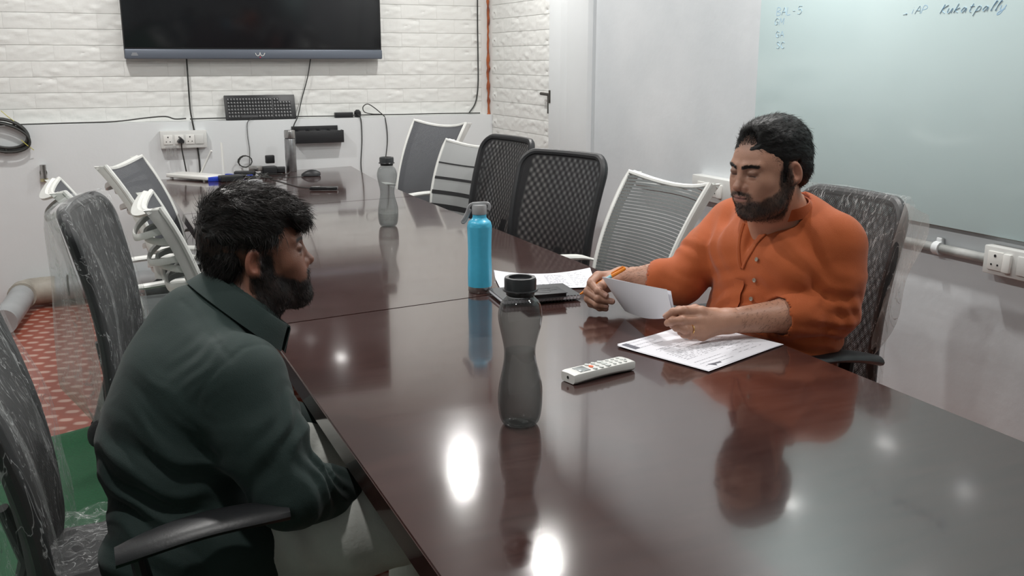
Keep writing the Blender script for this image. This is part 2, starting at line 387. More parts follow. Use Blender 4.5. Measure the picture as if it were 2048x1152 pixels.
# handwriting: stroke letters (unit height 1)
G = {'B': [[(0, 0), (0, 1), (.4, .95), (.45, .7), (.05, .5), (.5, .35), (.45, .05), (0, 0)]], 'A': [[(0, 0), (.3, 1), (.6, 0)], [(.1, .4), (.5, .4)]], 'L': [[(0, 1), (0, 0), (.45, .02)]],
     '-': [[(.05, .45), (.35, .45)]], '5': [[(.5, 1), (.1, 1), (.08, .6), (.4, .6), (.5, .3), (.3, 0), (0, .08)]], 'G': [[(.5, .9), (.2, 1), (0, .6), (.1, .1), (.4, .05), (.5, .45), (.25, .45)]],
     'M': [[(0, 0), (.1, 1), (.35, .3), (.6, 1), (.65, 0)]], 'S': [[(.5, .9), (.2, 1), (.05, .75), (.45, .4), (.35, .02), (0, .1)]], 'C': [[(.5, .85), (.2, .95), (0, .5), (.2, .02), (.5, .12)]],
     'i': [[(.1, .6), (.1, 0)], [(.1, .85), (.1, .9)]], 'P': [[(0, 0), (.05, 1), (.45, .9), (.45, .6), (.05, .45)]], '>': [[(0, .1), (.6, .25)], [(.4, .4), (.6, .25), (.4, .05)]],
     'K': [[(0, 0), (.1, 1.1)], [(.5, 1), (.05, .45), (.5, 0)]], 'u': [[(0, .6), (.03, .1), (.25, .02), (.4, .6), (.45, 0)]], 'k': [[(0, 0), (.1, 1.1)], [(.4, .6), (.07, .3), (.42, 0)]],
     'a': [[(.4, .5), (.15, .6), (0, .2), (.2, 0), (.4, .5), (.45, 0)]], 't': [[(.2, 1), (.15, .1), (.35, 0)], [(0, .65), (.4, .7)]], 'p': [[(0, -.5), (.12, .6), (.4, .55), (.4, .15), (.08, .05)]],
     'l': [[(.1, 0), (.15, .6), (.3, 1.1), (.2, 1.1), (.12, .4), (.2, 0)]], 'y': [[(0, .6), (.1, .1), (.35, .1), (.45, .6), (.3, -.3), (.05, -.5), (.05, -.2), (.5, .2)]], ' ': []}
def write(txt, u, v, hpx, slant, r=.0011, dz=0):
    a = at(u, v, x=BX-.004); b = at(u, v-hpx, x=BX-.004); h = abs(b[2]-a[2]); y = a[1]; z = a[2]; mb = MB(); cx = 0
    for ch in txt:
        for st in G[ch]:
            q = smoothpath(st, 3) if len(st) > 2 else st
            mb.tube([(BX-.0043-X1, y-(cx*1.75+s_[0]*1.55+s_[1]*slant*1.3)*h-2.0, z+s_[1]*h+dz*cx-.9) for s_ in q], r, 4, sq=.25)
        cx += .62 if ch not in 'il' else .38
    return mb.build('handwriting', 'marker', bo_)
write('BAL-5', 1553, 31, 15, .1); write('GM', 1549, 50, 13, .2); write('GA', 1552, 75, 12, 0); write('SC', 1553, 97, 13, 0)
write('>', 1806, 31, 12, 0); write('iAP', 1822, 28, 15, .3); write('Kukatpally', 1880, 27, 16, .4, .0018)
# conduit under the board with clamp
za = at(1885, 500, x=X1-.03)[2]
cd = MB().tube([(X1-.016, 4.1, za+.0), (X1-.016, 3.0, za), (X1-.016, 2.1, za), (X1-.016, .9, za)], .0155, 12).build('wall_conduit', 'conduit')
tag(cd, 'grey painted conduit pipe running along the right wall below the glass board', 'pipe')
c = at(1870, 495, x=X1-.03)
MB().tube([(X1-.016, c[1]-.012, za), (X1-.016, c[1]+.012, za)], .0215, 12).box((X1-.009, c[1], za+.024), (.016, .022, .02), bevel=.004).build('clamp', 'wall', cd)
# socket plates on the right wall
def socket(yc, zc, w, h, label, mods, d=.045, wall='R', name='wall_socket'):
    """mods: list of (kind, offset); local x along the wall, y out of the wall"""
    if wall == 'R': e = empty(name, (X1, yc, zc), PI/2, label, 'socket')
    else: e = empty(name, (yc, LEDGE, zc), PI, label, 'socket')
    MB().box((0, d/2, 0), (w, d, h), bevel=.004).build('back_box', 'offwhite', e)
    for k, x in mods:
        if k == 'socket':
            f = MB().box((x, d+.002, 0), (.052, .006, .056), bevel=.0015).build('face_plate', 'white', e)
            hb = MB()
            for hx, hz, r in ((0, .016, .0042), (-.011, -.011, .003), (.011, -.011, .003)):
                hb.tube([(x+hx, d+.0045, hz), (x+hx, d+.0062, hz)], r, 10)
            hb.build('pin_holes', 'black', f)['kind'] = 'stuff'
        elif k == 'switch': MB().box((x, d+.006, 0), (.026, .012, .056), rot=rotm('X', 4), bevel=.003).build('rocker_switch', 'white', e)
        elif k == 'blank': MB().box((x, d+.002, 0), (.05, .006, .056), bevel=.0015).build('blank_plate', 'offwhite', e)
    return e
p = at(2012, 525, x=X1-.045)
socket(p[1]-.02, p[2]-.002, .20, .085, 'white socket and switch box on the right wall under the glass board', [('socket', .055), ('switch', .012), ('blank', -.045)])
p = at(1425, 378, x=X1-.045)
socket(p[1], p[2]-.004, .30, .105, 'white double socket box on the wall behind the orange shirted man', [('socket', .075), ('switch', .03), ('socket', -.02), ('switch', -.065)], d=.05)
# ceiling downlights
for i, (x, y, e_) in enumerate(LAMPS):
    side = 'left' if x < 1 else 'right'; where = ['near the television wall', 'over the far half of the table', 'over the middle of the table', 'at the camera end'][i//2]
    e = empty('ceiling_downlight', (x, y, CEIL), 0, 'round white ceiling downlight, %s row, %s' % (side, where), 'downlight', 'ceiling downlights')
    MB().lathe([(.095, -.0005), (.098, -.004), (.094, -.010), (.080, -.011), (.078, -.006)], 32, close=False).build('rim', 'white', e)
    MB().lathe([(.001, -.0065), (.078, -.0065), (.078, -.004), (.001, -.004)], 32).build('diffuser', 'glow', e)
# green carpet with a soft raised edge
cv = []; nx, ny = 40, 2
P = []
for i in range(60):
    x = -1.6+i*(1.95/59); y1 = 3.94+.38*x+.02*math.sin(x*9)
    P.append([(x, y, z) for y, z in ((-1.9, .004), (1.0, .006), (2.5, .006), (y1-.22, .010), (y1-.12, .022), (y1-.06, .046), (y1-.02, .040), (y1, .012), (y1+.004, .002))])
ca = MB().grid(P).build('carpet', 'carpet'); tag(ca, 'green felt carpet on the floor at the left with its far edge curled up', 'carpet')
# waste pipe on the floor at the back wall
PZ = .10
e = empty('waste_pipe', (-.3, 6.17, 0), 0, 'grey plastic waste pipe with an elbow lying along the foot of the back wall', 'pipe')
l = e.location
MB().tube(rel(e, [(-.29, 6.18, PZ), (.1, 6.18, PZ), (.6, 6.18, PZ), (1.2, 6.18, PZ)]), .068, 20).build('long_pipe', 'pipe', e)
MB().tube(rel(e, [(-.23, 6.18, PZ), (-.30, 6.18, PZ), (-.36, 6.165, PZ), (-.40, 6.12, PZ), (-.405, 6.06, PZ)]), [.078, .078, .078, .077, .078], 20).build('elbow', 'pipe_joint', e)
MB().tube(rel(e, [(-.405, 6.09, PZ), (-.425, 5.9, PZ-.01), (-.47, 5.55, PZ-.02)]), .067, 20).build('branch_pipe', 'pipe', e)
MB().tube(rel(e, [(-.16, 6.18+.074*math.cos(t), PZ+.074*math.sin(t)) for t in np.linspace(-.4, 3.6, 14)]), .006, 6).build('pipe_clip', 'bracket', e)
# ================================================================ TABLE
TZ = .75; TT = .045
def edgeL(y): return .381
def edgeR(y): return 1.50+.012*max(0, 1-abs(y-3.2)/3)
seams = [(.43, .40), (2.455, 2.60), (4.495, 4.64), (5.90, 6.17)]   # (y at left edge, y at right edge)
table = empty('conference_table', (.94, 3.2, 0), 0, 'long dark glossy mahogany conference table in three sections', 'table')
for (a0, a1), (b0, b1) in zip(seams, seams[1:]):
    g = .0012
    q = [(edgeL(a0), a0+g), (edgeR(a1), a1+g), (edgeR(b1), b1-g), (edgeL(b0), b0-g)]
    if b0 > 5: q = [(edgeL(a0), a0+g), (edgeR(a1), a1+g), (1.515, 5.35), (1.578, b1-g), (edgeL(b0), b0-g)]
    V = [(x-.94, y-3.2, TZ) for x, y in q]+[(x-.94, y-3.2, TZ-TT) for x, y in q]; n = len(q)
    mb = MB(); mb.verts(V, [list(range(n)), list(range(2*n-1, n-1, -1))]+[(i, (i+1) % n, (i+1) % n+n, i+n) for i in range(n)])
    bmesh.ops.bevel(mb.bm, geom=[e_ for e_ in mb.bm.edges if all(abs(v.co.z-TZ) < 1e-5 for v in e_.verts)], offset=.0025, segments=2, affect='EDGES')
    mb.build('table_top', 'wood', table, angle=50)
for y0, y1 in ((.5, 2.4), (2.6, 4.45), (4.7, 5.8)):
    for x in (.47, 1.40):
        MB().box((x-.94, (y0+y1)/2-3.2, .68), (.025, y1-y0, .05), bevel=.003).build('apron', 'woodedge', table)
for y in (.62, 2.5, 4.55, 5.75):
    MB().box((0, y-3.2, .352), (.62, .05, .70), bevel=.004).build('leg_panel', 'woodedge', table)
MB().box((0, 0, .40), (.03, 5.0, .45), bevel=.003).build('modesty_panel', 'woodedge', table)
# ================================================================ CHAIRS (local +x = the way the sitter faces, origin on the floor below the seat)
def star_base(e, m, colm='darksteel'):
    MB().tube([(0, 0, .10), (0, 0, .28)], .024, 14).tube([(0, 0, .27), (0, 0, .41)], .015, 12).build('gas_column', colm, e)
    hub = MB().lathe([(.036, .075), (.042, .085), (.040, .12), (.028, .13)], 18).build('base_hub', m, e)
    for k in range(5):
        a = 2*PI*k/5+.3; c, s = math.cos(a), math.sin(a)
        lg = MB().tube([(.03*c, .03*s, .10), (.16*c, .16*s, .095), (.29*c, .29*s, .072)], [.023, .019, .014], 8, sq=.8).build('leg', m, e)
        MB().tube([(.29*c-.010*s, .29*s+.010*c, .027), (.29*c-.024*s, .29*s+.024*c, .027)], .026, 14).tube([(.29*c+.010*s, .29*s-.010*c, .027), (.29*c+.024*s, .29*s-.024*c, .027)], .026, 14).tube([(.29*c, .29*s, .03), (.29*c, .29*s, .075)], .008, 8).build('caster', 'black', lg)
def back_profile(t, base_x, z0, z1, lean, bow=.03):
    """t 0..1 bottom to top -> x,z of the backrest centre line"""
    z = z0+(z1-z0)*t; return base_x-lean*(t**1.15)+bow*math.sin(PI*t*1.1)*.7, z
def rr(w0, w1, h, rad, n=7):
    """rounded trapezoid outline in (y, t): w0 bottom half width, w1 top"""
    out = []
    for cx, cz, a0 in ((w1-rad, h-rad, 0), (-w1+rad, h-rad, PI/2), (-w0+rad, rad, PI), (w0-rad, rad, 3*PI/2)):
        for k in range(n+1):
            a = a0+PI/2*k/n; out.append((cx+rad*math.cos(a), cz+rad*math.sin(a)))
    return out
def black_chair(label, loc, rz, lean=.14, top=1.05, z0=.50, half=.235, wrap=None, arms=True, base_x=-.20, armz=.665, shift=0., rear='meshblack2', group='black mesh office chairs'):
    e = empty('office_chair', (*loc, 0), rz, label, 'chair', group)
    MB().box((.02, 0, .47), (.48, .48, .07), bevel=.03, seg=4).build('seat', 'blackfab', e)
    MB().box((.0, 0, .425), (.30, .26, .03), bevel=.008).build('seat_plate', 'black', e)
    H = top-z0
    def P(y, s, off=0):
        x, z = back_profile(s/H, base_x, z0, top, lean); return (x+off-.06*(1-(y/half)**2)*.6, y, z)
    ol = rr(half-.02, half, H, .07)
    path = []
    for i in range(len(ol)):
        a, b = ol[i], ol[(i+1) % len(ol)]; n = max(1, int(math.dist(a, b)/.04))
        for k in range(n): path.append((a[0]+(b[0]-a[0])*k/n, a[1]+(b[1]-a[1])*k/n))
    MB().tube([P(y, s) for y, s in path], .016, 10, closed=True).build('backrest_frame', 'black', e)
    def sheet(off, mname, nm):
        rows = []; nt, ny = 16, 12
        for i in range(nt+1):
            s = H*i/nt
            ww = half-.02+.02*i/nt
            dd = min(s, H-s); inset = .07-math.sqrt(max(0, .07**2-(.07-dd)**2)) if dd < .07 else 0
            rows.append([P(-(ww-inset)+2*(ww-inset)*j/ny, s, off) for j in range(ny+1)])
        return MB().grid(rows).build(nm, mname, e)
    sheet(.008, 'meshblack', 'backrest_mesh'); sheet(-.014, rear, 'backrest_mesh')
    MB().tube([(-.10, 0, .42), (-.24, 0, .45), (base_x-.05, 0, .56), P(0, H*.3, -.035)], [.022, .026, .024, .018], 10, sq=.6).build('back_support', 'black', e)
    if arms:
        for s in (-1, 1):
            y = s*.265
            pad = MB(); n = 12; rows = []
            for i in range(n+1):
                t = i/n; x = -.13+shift+.27*t; wd = .040*(1-.35*abs(2*t-1)**3); dz = -.028*(1-t)**2.2+.006*math.sin(PI*t)
                rows.append([(x, y+math.cos(a)*wd, armz+dz+math.sin(a)*.014) for a in np.linspace(0, 2*PI, 13)])
            pad.grid(rows); pad.bm.faces.new([v for v in pad.bm.verts][:12]); 
            pad.build('armrest', 'black', e)
            MB().tube([(-.03, y, armz-.012), (-.02, y*1.0, armz-.08), (-.0, y, .47), (.0, s*.16, .43)], [.022, .026, .024, .02], 10, sq=.55).build('armrest_post', 'black', e)
    star_base(e, 'black')
    if wrap: wrap(e, P, H, half)
    return e
def cloth_bag(e, P, H, half, name='plastic_cover', m='film', drape=0, top=.015, bottom=.1, wr=.012, seed=1, depth=.05, flare=.03, back_ext=0, lab=None):
    """loose plastic bag over the backrest: closed ring cross sections down the back"""
    r = random.Random(seed); rows = []; n = 44; nt = 26
    for i in range(nt+1):
        t = i/nt; s = H+top-(H+top-bottom)*t; ww = half+.018+flare*t
        if i == 0: ww *= .93
        ring = []
        for j in range(n+1):
            a = 2*PI*(j % n)/n; ca, sa = math.cos(a), math.sin(a)
            y = ww*math.copysign(abs(ca)**.55, ca); dx = math.copysign(abs(sa)**.8, sa)
            d = (depth*.5+.012) if dx > 0 else (depth+back_ext*min(1, t*3)*(1-.35*t))
            if i == 0: d *= .35
            px, _, pz = P(max(-half, min(half, y)), max(0, min(H, s)))
            pz += (s-H if s > H else 0)+(s if s < 0 else 0)
            nz = noise.noise(Vector((y*9+seed, t*3.2, dx*2)))*wr+abs(noise.noise(Vector((y*22+seed, t*2.+a, 3))))*wr*1.3
            ring.append((px+dx*(d+nz), y+nz*.6, pz+nz*.4))
        rows.append(ring)
    mb = MB().grid(rows); mb.grid([rows[0], [tuple(np.mean(rows[0], axis=0)+np.array((0, (q[1]-np.mean([w_[1] for w_ in rows[0]]))*.3, .004))) for q in rows[0]]])
    o = mb.build(name, m, e); 
    if lab: o['label'] = lab
    return o
def crumple(e, name, m, c, size, seed, n=14, amp=.03):
    rows = []
    for i in range(n):
        row = []
        for j in range(n):
            u, v = i/(n-1)-.5, j/(n-1)-.5
            z = (noise.noise(Vector((u*5+seed, v*5, seed)))+.5*noise.noise(Vector((u*13, v*13+seed, 1))))*amp
            row.append((c[0]+u*size[0]+z*.4, c[1]+v*size[1]-z*.3, c[2]+abs(z)*1.4+size[2]*(.25-u*u-v*v)))
        rows.append(row)
    return MB().grid(rows).build(name, m, e)
def white_chair(label, loc, rz, lean=.15, top=1.0, half=.22, meshm='meshgrey', seatz=.46, ribs=True, armz=.66, arms=True, group='white framed office chairs', lowx=-.17, bow=.03):
    e = empty('office_chair', (*loc, 0), rz, label, 'chair', group)
    MB().box((.03, 0, seatz), (.47, .47, .065), bevel=.028, seg=4).build('seat', 'seatgrey', e)
    MB().box((.03, 0, seatz-.042), (.44, .44, .02), bevel=.008).build('seat_pan', 'frame_white', e)
    z0 = seatz+.05; H = top-z0
    def P(y, s, off=0):
        t = s/H; x, z = back_profile(t, lowx, z0, top, lean, bow)
        x += .035*(abs(y)/half)**2+.03*(t**6)*(-1)     # wraps the sitter, curls back at the top
        return (x+off, y, z+.028*(abs(y)/half)**2*t**4)
    def hw(t): return half*(.80+.20*t)
    n = 18
    fr = MB()
    rim = [P(-hw(i/n), H*i/n) for i in range(n+1)]+[P(-hw(1)+2*hw(1)*k/8, H, -.002) for k in range(1, 8)]+[P(hw(i/n), H*i/n) for i in range(n, -1, -1)]+[P(hw(0)-2*hw(0)*k/6, 0) for k in range(1, 6)]
    for s in (-1, 1):
        fr.grid([[P(s*hw(i/n), H*i/n, .004), P(s*(hw(i/n)+.004), H*i/n, -.018), P(s*hw(i/n)*.99, H*i/n, -.038-.012*(i/n)**6)] for i in range(n+1)], .009)
    fr.grid([[P(-hw(1)+2*hw(1)*k/10, H, .004), tuple(np.add(P(-hw(1)+2*hw(1)*k/10, H, -.022), (0, 0, .006))), tuple(np.add(P(-hw(1)+2*hw(1)*k/10, H, -.042), (0, 0, -.008)))] for k in range(11)], .008)
    fr.tube(rim, .0105, 8, closed=True).build('backrest_frame', 'frame_white', e)
    rows = [[P(-hw(i/n)+2*hw(i/n)*j/12, H*i/n, .006) for j in range(13)] for i in range(n+1)]
    MB().grid(rows).build('backrest_mesh', meshm, e)
    if meshm == 'meshstripe':
        for k in range(5):
            s0 = H*(.80-.15*k); wd = .006+.0065*k
            MB().grid([[P(-hw(s0/H)+2*hw(s0/H)*j/12, s0+dz, .0085) for j in range(13)] for dz in (0, -wd)], .001).build('dark_stripe', 'blackfab', e)
    if ribs:
        for k in range(10):
            t = .08+.88*k/9.5; w_ = hw(t)*1.0; dep = .072+.008*math.sin(k*2.1); sag = .034*(1 if k % 2 else -.15)
            rows = []
            for j in range(25):
                u = -1+2*j/24; a = P(u*w_, H*t, .004-dep*(1-abs(u)**3)**.8); dz = -sag*(1-u*u)-.01
                rows.append([(a[0], a[1], a[2]+dz+.011), (a[0]-.003, a[1], a[2]+dz), (a[0], a[1], a[2]+dz-.011)])
            MB().grid(rows, .009).build('rib', 'frame_white', e)
    MB().tube([(P(0, 0, -.06)[0], 0, z0+.02), (-.16, 0, seatz-.05), (0, 0, seatz-.06)], [.022, .028, .03], 10, sq=.7).build('back_support', 'frame_white', e)
    if arms:
        for s in (-1, 1):
            a = P(s*hw(.38), H*.38, -.01); y = s*(half+.035)
            pth = smoothpath([(a[0], a[1], armz+.005), (a[0]+.05, y, armz+.012), (.02, y, armz+.018), (.16, y, armz+.004), (.195, y, armz-.045), (.15, y, armz-.14), (.05, s*.21, seatz-.03)], 5)
            rows = []
            for i, p in enumerate(pth):
                q = pth[min(i+1, len(pth)-1)]-pth[max(i-1, 0)]; q = q/np.linalg.norm(q); up = np.cross(q, (0, 1, 0)); 
                wd = .022 if i < 19 else .016
                rows.append([tuple(p+np.array((0, wd*math.cos(t), 0))+up*.011*math.sin(t)) for t in np.linspace(0, 2*PI, 11)])
            MB().grid(rows).build('armrest', 'frame_white', e)
    star_base(e, 'frame_white')
    return e
# --- right side of the table (sitters face the table, -x)
def put(a, b, off, toward=.9):
    a = np.array(a, float); b = np.array(b, float); d = b-a; n = np.array((-d[1], d[0])); n /= np.linalg.norm(n)
    if n@(np.array((toward, a[1]))-a) < 0: n = -n
    m = (a+b)/2+n*off; return (m[0], m[1]), math.atan2(n[1], n[0])
loc, rz = put((1.736, 3.75), (1.884, 3.33), .33)
black_chair('nearer black mesh chair of the pair by the door, plastic scraps on its seat', loc, rz, lean=.10, top=1.045, arms=False)
loc2 = loc
loc, rz = put((1.868, 4.50), (1.915, 4.06), .33)
black_chair('black mesh chair half hidden behind the other black mesh chair by the door', loc, rz, lean=.10, top=1.05, arms=False)
loc, rz = put((1.86, 4.98), (1.98, 4.60), .34)
white_chair('white framed chair with striped back between the far grey chair and the black mesh chairs', loc, rz, lean=.12, top=.97, arms=False, meshm='meshstripe', ribs=False)
loc, rz = put((1.78, 5.52), (1.955, 5.10), .35)
white_chair('white framed grey mesh chair at the far right corner of the table', loc, rz, lean=.17, top=1.045, ribs=False, armz=.70, lowx=-.20)
loc, rz = put((1.878, 3.12), (1.92, 2.69), .36)
white_chair('white framed chair with see-through grey lined mesh beside the orange shirted man', loc, rz, lean=.17, top=.985, meshm='meshgrey_open', ribs=False, armz=.69, half=.225)
sc = empty('plastic_scrap', (loc2[0]+.06, loc2[1]-.03, .506), .4, 'crumpled clear plastic scrap on the seat of the nearer black mesh chair', 'plastic wrap')
crumple(sc, 'plastic_sheet', 'filmthick', (0, 0, .045), (.20, .18, .30), 5, amp=.05)
# --- the orange shirted man's chair
def wrapA(e, P, H, half):
    cloth_bag(e, P, H, half, m='film', seed=3, bottom=.02, wr=.010, depth=.03, flare=.0)
    rows = []
    for i in range(16):
        t = i/15; s = H*(1-.72*t)
        a = P(half, s, .01); w_ = .055*(math.sin(PI*min(1, .25+t*.75)))**.7*(1-.35*t)
        rows.append([(a[0]-u*.5*w_+.008*math.sin(9*t+u*4), a[1]+u*w_*1.3+.006*math.sin(11*t), a[2]+.006-u*.02+.005*math.sin(7*t+5*u)) for u in np.linspace(0, 1, 7)])
    MB().grid(rows).build('plastic_flap', 'filmthick', e)
black_chair("black mesh chair wrapped in clear plastic, holding the orange shirted man", (1.715, 2.085), PI, lean=.05, top=1.05, half=.205, wrap=wrapA, base_x=-.19, armz=.685, shift=.0)
# --- left side of the table (sitters face +x)
def drape(e, P, H, half, side, seed, w0, w1, s1, m='filmthick', name='plastic_drape', back=.02, cut=.72):
    """loose film hanging behind the backrest, swinging outwards"""
    rows = []; n = 22
    for i in range(n+1):
        t = i/n; s = H*1.02-(H*1.02-s1)*t; a = P(side*half*.98, max(0, min(H, s)), -back)
        z = a[2]+(s-H if s > H else 0)+(s if s < 0 else 0)
        wd = w0+(w1-w0)*math.sin(PI*min(1., t*.62))
        if t > cut: wd *= 1-1.0*(t-cut)/(1-cut)
        row = []
        for j in range(13):
            u = j/12; nz = noise.noise(Vector((u*5+seed, t*3, seed)))*.016
            row.append((a[0]-u*wd+nz*.3, a[1]-side*u*.10+nz+.010*math.sin(u*14+seed+t), z-.02*u+nz))
        rows.append(row)
    return MB().grid(rows).build(name, m, e)
def wrap2(e, P, H, half):
    cloth_bag(e, P, H, half, m='film', seed=8, bottom=.0, wr=.016, depth=.04, flare=.01)
    drape(e, P, H, half, -1, 4, .05, .135, -.08)
def wrap1(e, P, H, half):
    cloth_bag(e, P, H, half, m='film', seed=12, bottom=-.06, wr=.018, depth=.04, flare=.01, back_ext=.03)
    drape(e, P, H, half, 1, 9, .05, .16, -.1, m='film', cut=.9)
    crumple(e, 'plastic_seat_cover', 'film', (-.05, .13, .51), (.30, .26, .03), 11, n=26, amp=.022)
black_chair('black mesh chair in loose crumpled plastic, holding the dark green shirted man', (.045, 1.77), 0, lean=.10, top=1.04, half=.225, wrap=wrap1, base_x=-.155, armz=.690, rear='blackfab', shift=.07)
loc, rz = put((-.050, 2.60), (.042, 3.00), .21, toward=2)
black_chair('empty black mesh chair in torn clear plastic behind the dark green shirted man', loc, rz, lean=.06, top=1.045, half=.225, wrap=wrap2, base_x=-.15, armz=.62, rear='blackfab')
white_chair('white framed chair with curved white back ribs beside the dark green shirted man', (.47, 3.27), 0, lean=.15, top=.955, lowx=-.13, armz=.62, bow=.0)
loc, rz = put((.075, 4.30), (.24, 4.72), .31, toward=2)
white_chair('white framed grey backed chair at the far left corner of the table', loc, rz, lean=.16, top=.965, lowx=-.15, armz=.64)
white_chair('white framed chair farthest from the table, its top showing above the plastic wrapped chair', (.235, 3.86), .06, lean=.19, top=.95, armz=.62, lowx=-.13)
# ================================================================ BACK WALL THINGS
# television
tvy = Y1-.10
a = at(250, 118, y=tvy); b = at(765, 118, y=tvy); tz = (a[2]+b[2])/2; W = b[0]-a[0]; H_ = W*.5625+.03
tv = empty('television', ((a[0]+b[0])/2, Y1-.06, tz), 0, 'large black wall mounted television with a blue grey bottom bezel', 'television')
MB().box((0, 0, H_/2), (W, .05, H_), bevel=.006).build('tv_body', 'black', tv)
MB().box((0, -.0265, H_/2+.03), (W-.012, .004, H_-.075), bevel=.001).build('screen', 'screen', tv)
MB().box((0, -.031, .029), (W, .018, .058), bevel=.007, seg=3).build('bottom_bezel', 'bezel', tv)
lg = MB()
for s in (-1, 1):
    lg.tube([(s*.014+.013*math.cos(t), -.0405, .036+.017*math.sin(t)) for t in np.linspace(PI, 2*PI, 9)], .0021, 5)
lg.tube([(.027, -.0405, .036), (.030, -.0405, .032)], .0021, 5).tube([(-.001, -.0405, .036), (.001, -.0405, .040)], .002, 5)
lg.build('logo', 'white', tv)
MB().box((.0, -.0405, .010), (.007, .002, .007), bevel=.0005).build('power_light', 'ledred', tv)
st = MB(); 
for i in range(3): st.box((-W/2+.055, -.0402, .022+i*.006), (.038-.006*i, .001, .003))
st.build('sticker', 'greyplastic', tv)
MB().box((0, .04, H_/2), (.5, .035, .3), bevel=.004).build('wall_mount', 'darksteel', tv)
# keyboard on the ledge
kb = empty('keyboard', (0, 0, 0), 0, 'black keyboard leaning on the wall ledge below the television', 'keyboard')
a = at(452, 236, y=LEDGE+.01); b = at(593, 234, y=LEDGE+.01); KW = b[0]-a[0]; kb.location = ((a[0]+b[0])/2, LEDGE+.012, LEDGE_Z+.003); kb.rotation_euler = (math.radians(-18), 0, 0)
KH = .155
MB().box((0, 0, KH/2), (KW, .018, KH), bevel=.003).build('keyboard_body', 'black', kb)
M['key'] = mat('key_cap', (.035, .037, .04), .4)
M['keyprint'] = mat('key_print', (.45, .46, .46), .5)
kw = (KW-.03)/22
key_me = None; nk = 0
kp = MB()
for r_ in range(6):
    c = 0
    while c < 22:
        if c in (15,) or (c == 18 and 0): c += .4; 
        wd = 6 if (r_ == 0 and abs(c-4) < .1) else 1
        if c+wd > 22: break
        x = -KW/2+.015+(c+wd/2)*kw; z = .018+r_*.0215
        if not (r_ == 5 and c > 16.5):
            k_ = MB().box((x, -.0115, z), (kw*wd-.0025, .007, .0185), bevel=.0012, seg=1).build('key', 'key', kb, smooth=False)
            if wd == 1: kp.box((x-.002, -.0153, z+.003), (.005, .0003, .005))
        c += wd
kp.build('key_prints', 'keyprint', kb, smooth=False)['kind'] = 'stuff'
# cables (each one thing)
def cable(name, label, pts, r=.004, group=None, n=6, m='cable'):
    l = pts[0]; o = MB().tube([np.array(p) for p in smoothpath(pts, 5)], r, n).build(name, m)
    return tag(o, label, 'cable', group)
yl = LEDGE-.008; yb = Y1-.03
def wall_pts(L, y): return [at(u, v, y=y) for u, v in L]
cable('power_cable', 'thick black cable hanging from the television down behind the white router', wall_pts([(373, 117), (376, 160), (380, 215)], yb)+wall_pts([(384, 240), (392, 280), (399, 325)], yl)+[at(399, 345, y=yl)+np.array((0, 0, -.2))], .0052)
cable('signal_cable', 'thin black cable hanging from the right half of the television to the wall rack', wall_pts([(621, 118), (615, 155), (603, 200)], yb)+wall_pts([(596, 232), (588, 250), (584, 268)], yl), .0036)
cable('keyboard_cable', 'thin cable dropping from the keyboard to the clutter on the table', wall_pts([(505, 236), (495, 245), (495, 270), (499, 300), (499, 330)], yl), .0022)
cable('wall_cable', 'black cable running along the wall ledge on the left', wall_pts([(-60, 252), (40, 249), (140, 246), (230, 243), (290, 236), (330, 233), (350, 238)], LEDGE+.006)+[at(372, 237, y=LEDGE+.02)], .0045)
cable('wall_cable', 'black cable running along the wall ledge from the keyboard to the right', wall_pts([(380, 238), (450, 236), (600, 233), (668, 232), (720, 230), (800, 229), (880, 227), (960, 226)], LEDGE+.02), .0042)
cable('wall_cable', 'thin grey cable running down the brick corner on the right of the television', wall_pts([(955, -60), (955, 40), (956, 120), (956, 170), (951, 205), (938, 226)], Y1-.016), .0045)
cable('loop_cable', 'cable with a raised loop on the ledge, hanging down behind the far bottle', wall_pts([(765, 229), (748, 215), (735, 208), (726, 214), (729, 224), (745, 228), (766, 230)], LEDGE+.01)+wall_pts([(772, 245), (775, 280), (771, 320)], yl), .0034)
cable('drop_cable', 'thin cable hanging from the ledge left of the looped cable', wall_pts([(715, 228), (722, 240), (724, 280), (722, 325)], yl)+[at(724, 350, y=yl)], .0032)
p = at(687, 230, y=LEDGE+.03)
tag(MB().box((p[0], LEDGE+.025, LEDGE_Z+.018), (.12, .035, .034), bevel=.003).build('power_adapter', 'black'), 'black power adapter box on the wall ledge', 'adapter')
p = at(715, 223, y=LEDGE+.03)
pl = tag(MB().lathe([(.018, 0), (.024, .01), (.022, .035), (.010, .048)], 14, c=(p[0], LEDGE+.03, LEDGE_Z+.002)).build('plug', 'black'), 'round black plug on the wall ledge beside the adapter box', 'plug')
# black rack on the lower wall
p0 = at(591, 275, y=LEDGE-.05); p1 = at(687, 272, y=LEDGE-.05)
rk = empty('wall_rack', ((p0[0]+p1[0])/2, LEDGE, p0[2]), 0, 'black metal rack box fixed to the lower wall right of the steel flask', 'rack'); RW = p1[0]-p0[0]
MB().box((0, -.06, .0), (RW, .004, .078), bevel=.001).box((0, -.03, -.037), (RW, .06, .004)).box((-RW/2+.002, -.03, 0), (.004, .06, .078)).box((RW/2-.002, -.03, 0), (.004, .06, .078)).build('tray', 'black', rk)
MB().box((-.02, -.004, .052), (RW*.96, .008, .03), bevel=.001).build('back_rail', 'black', rk)
for i in range(4): MB().box((-RW/2+.05+i*.07, -.03, .034), (.048, .05, .008), bevel=.002).build('divider', 'darksteel', rk)
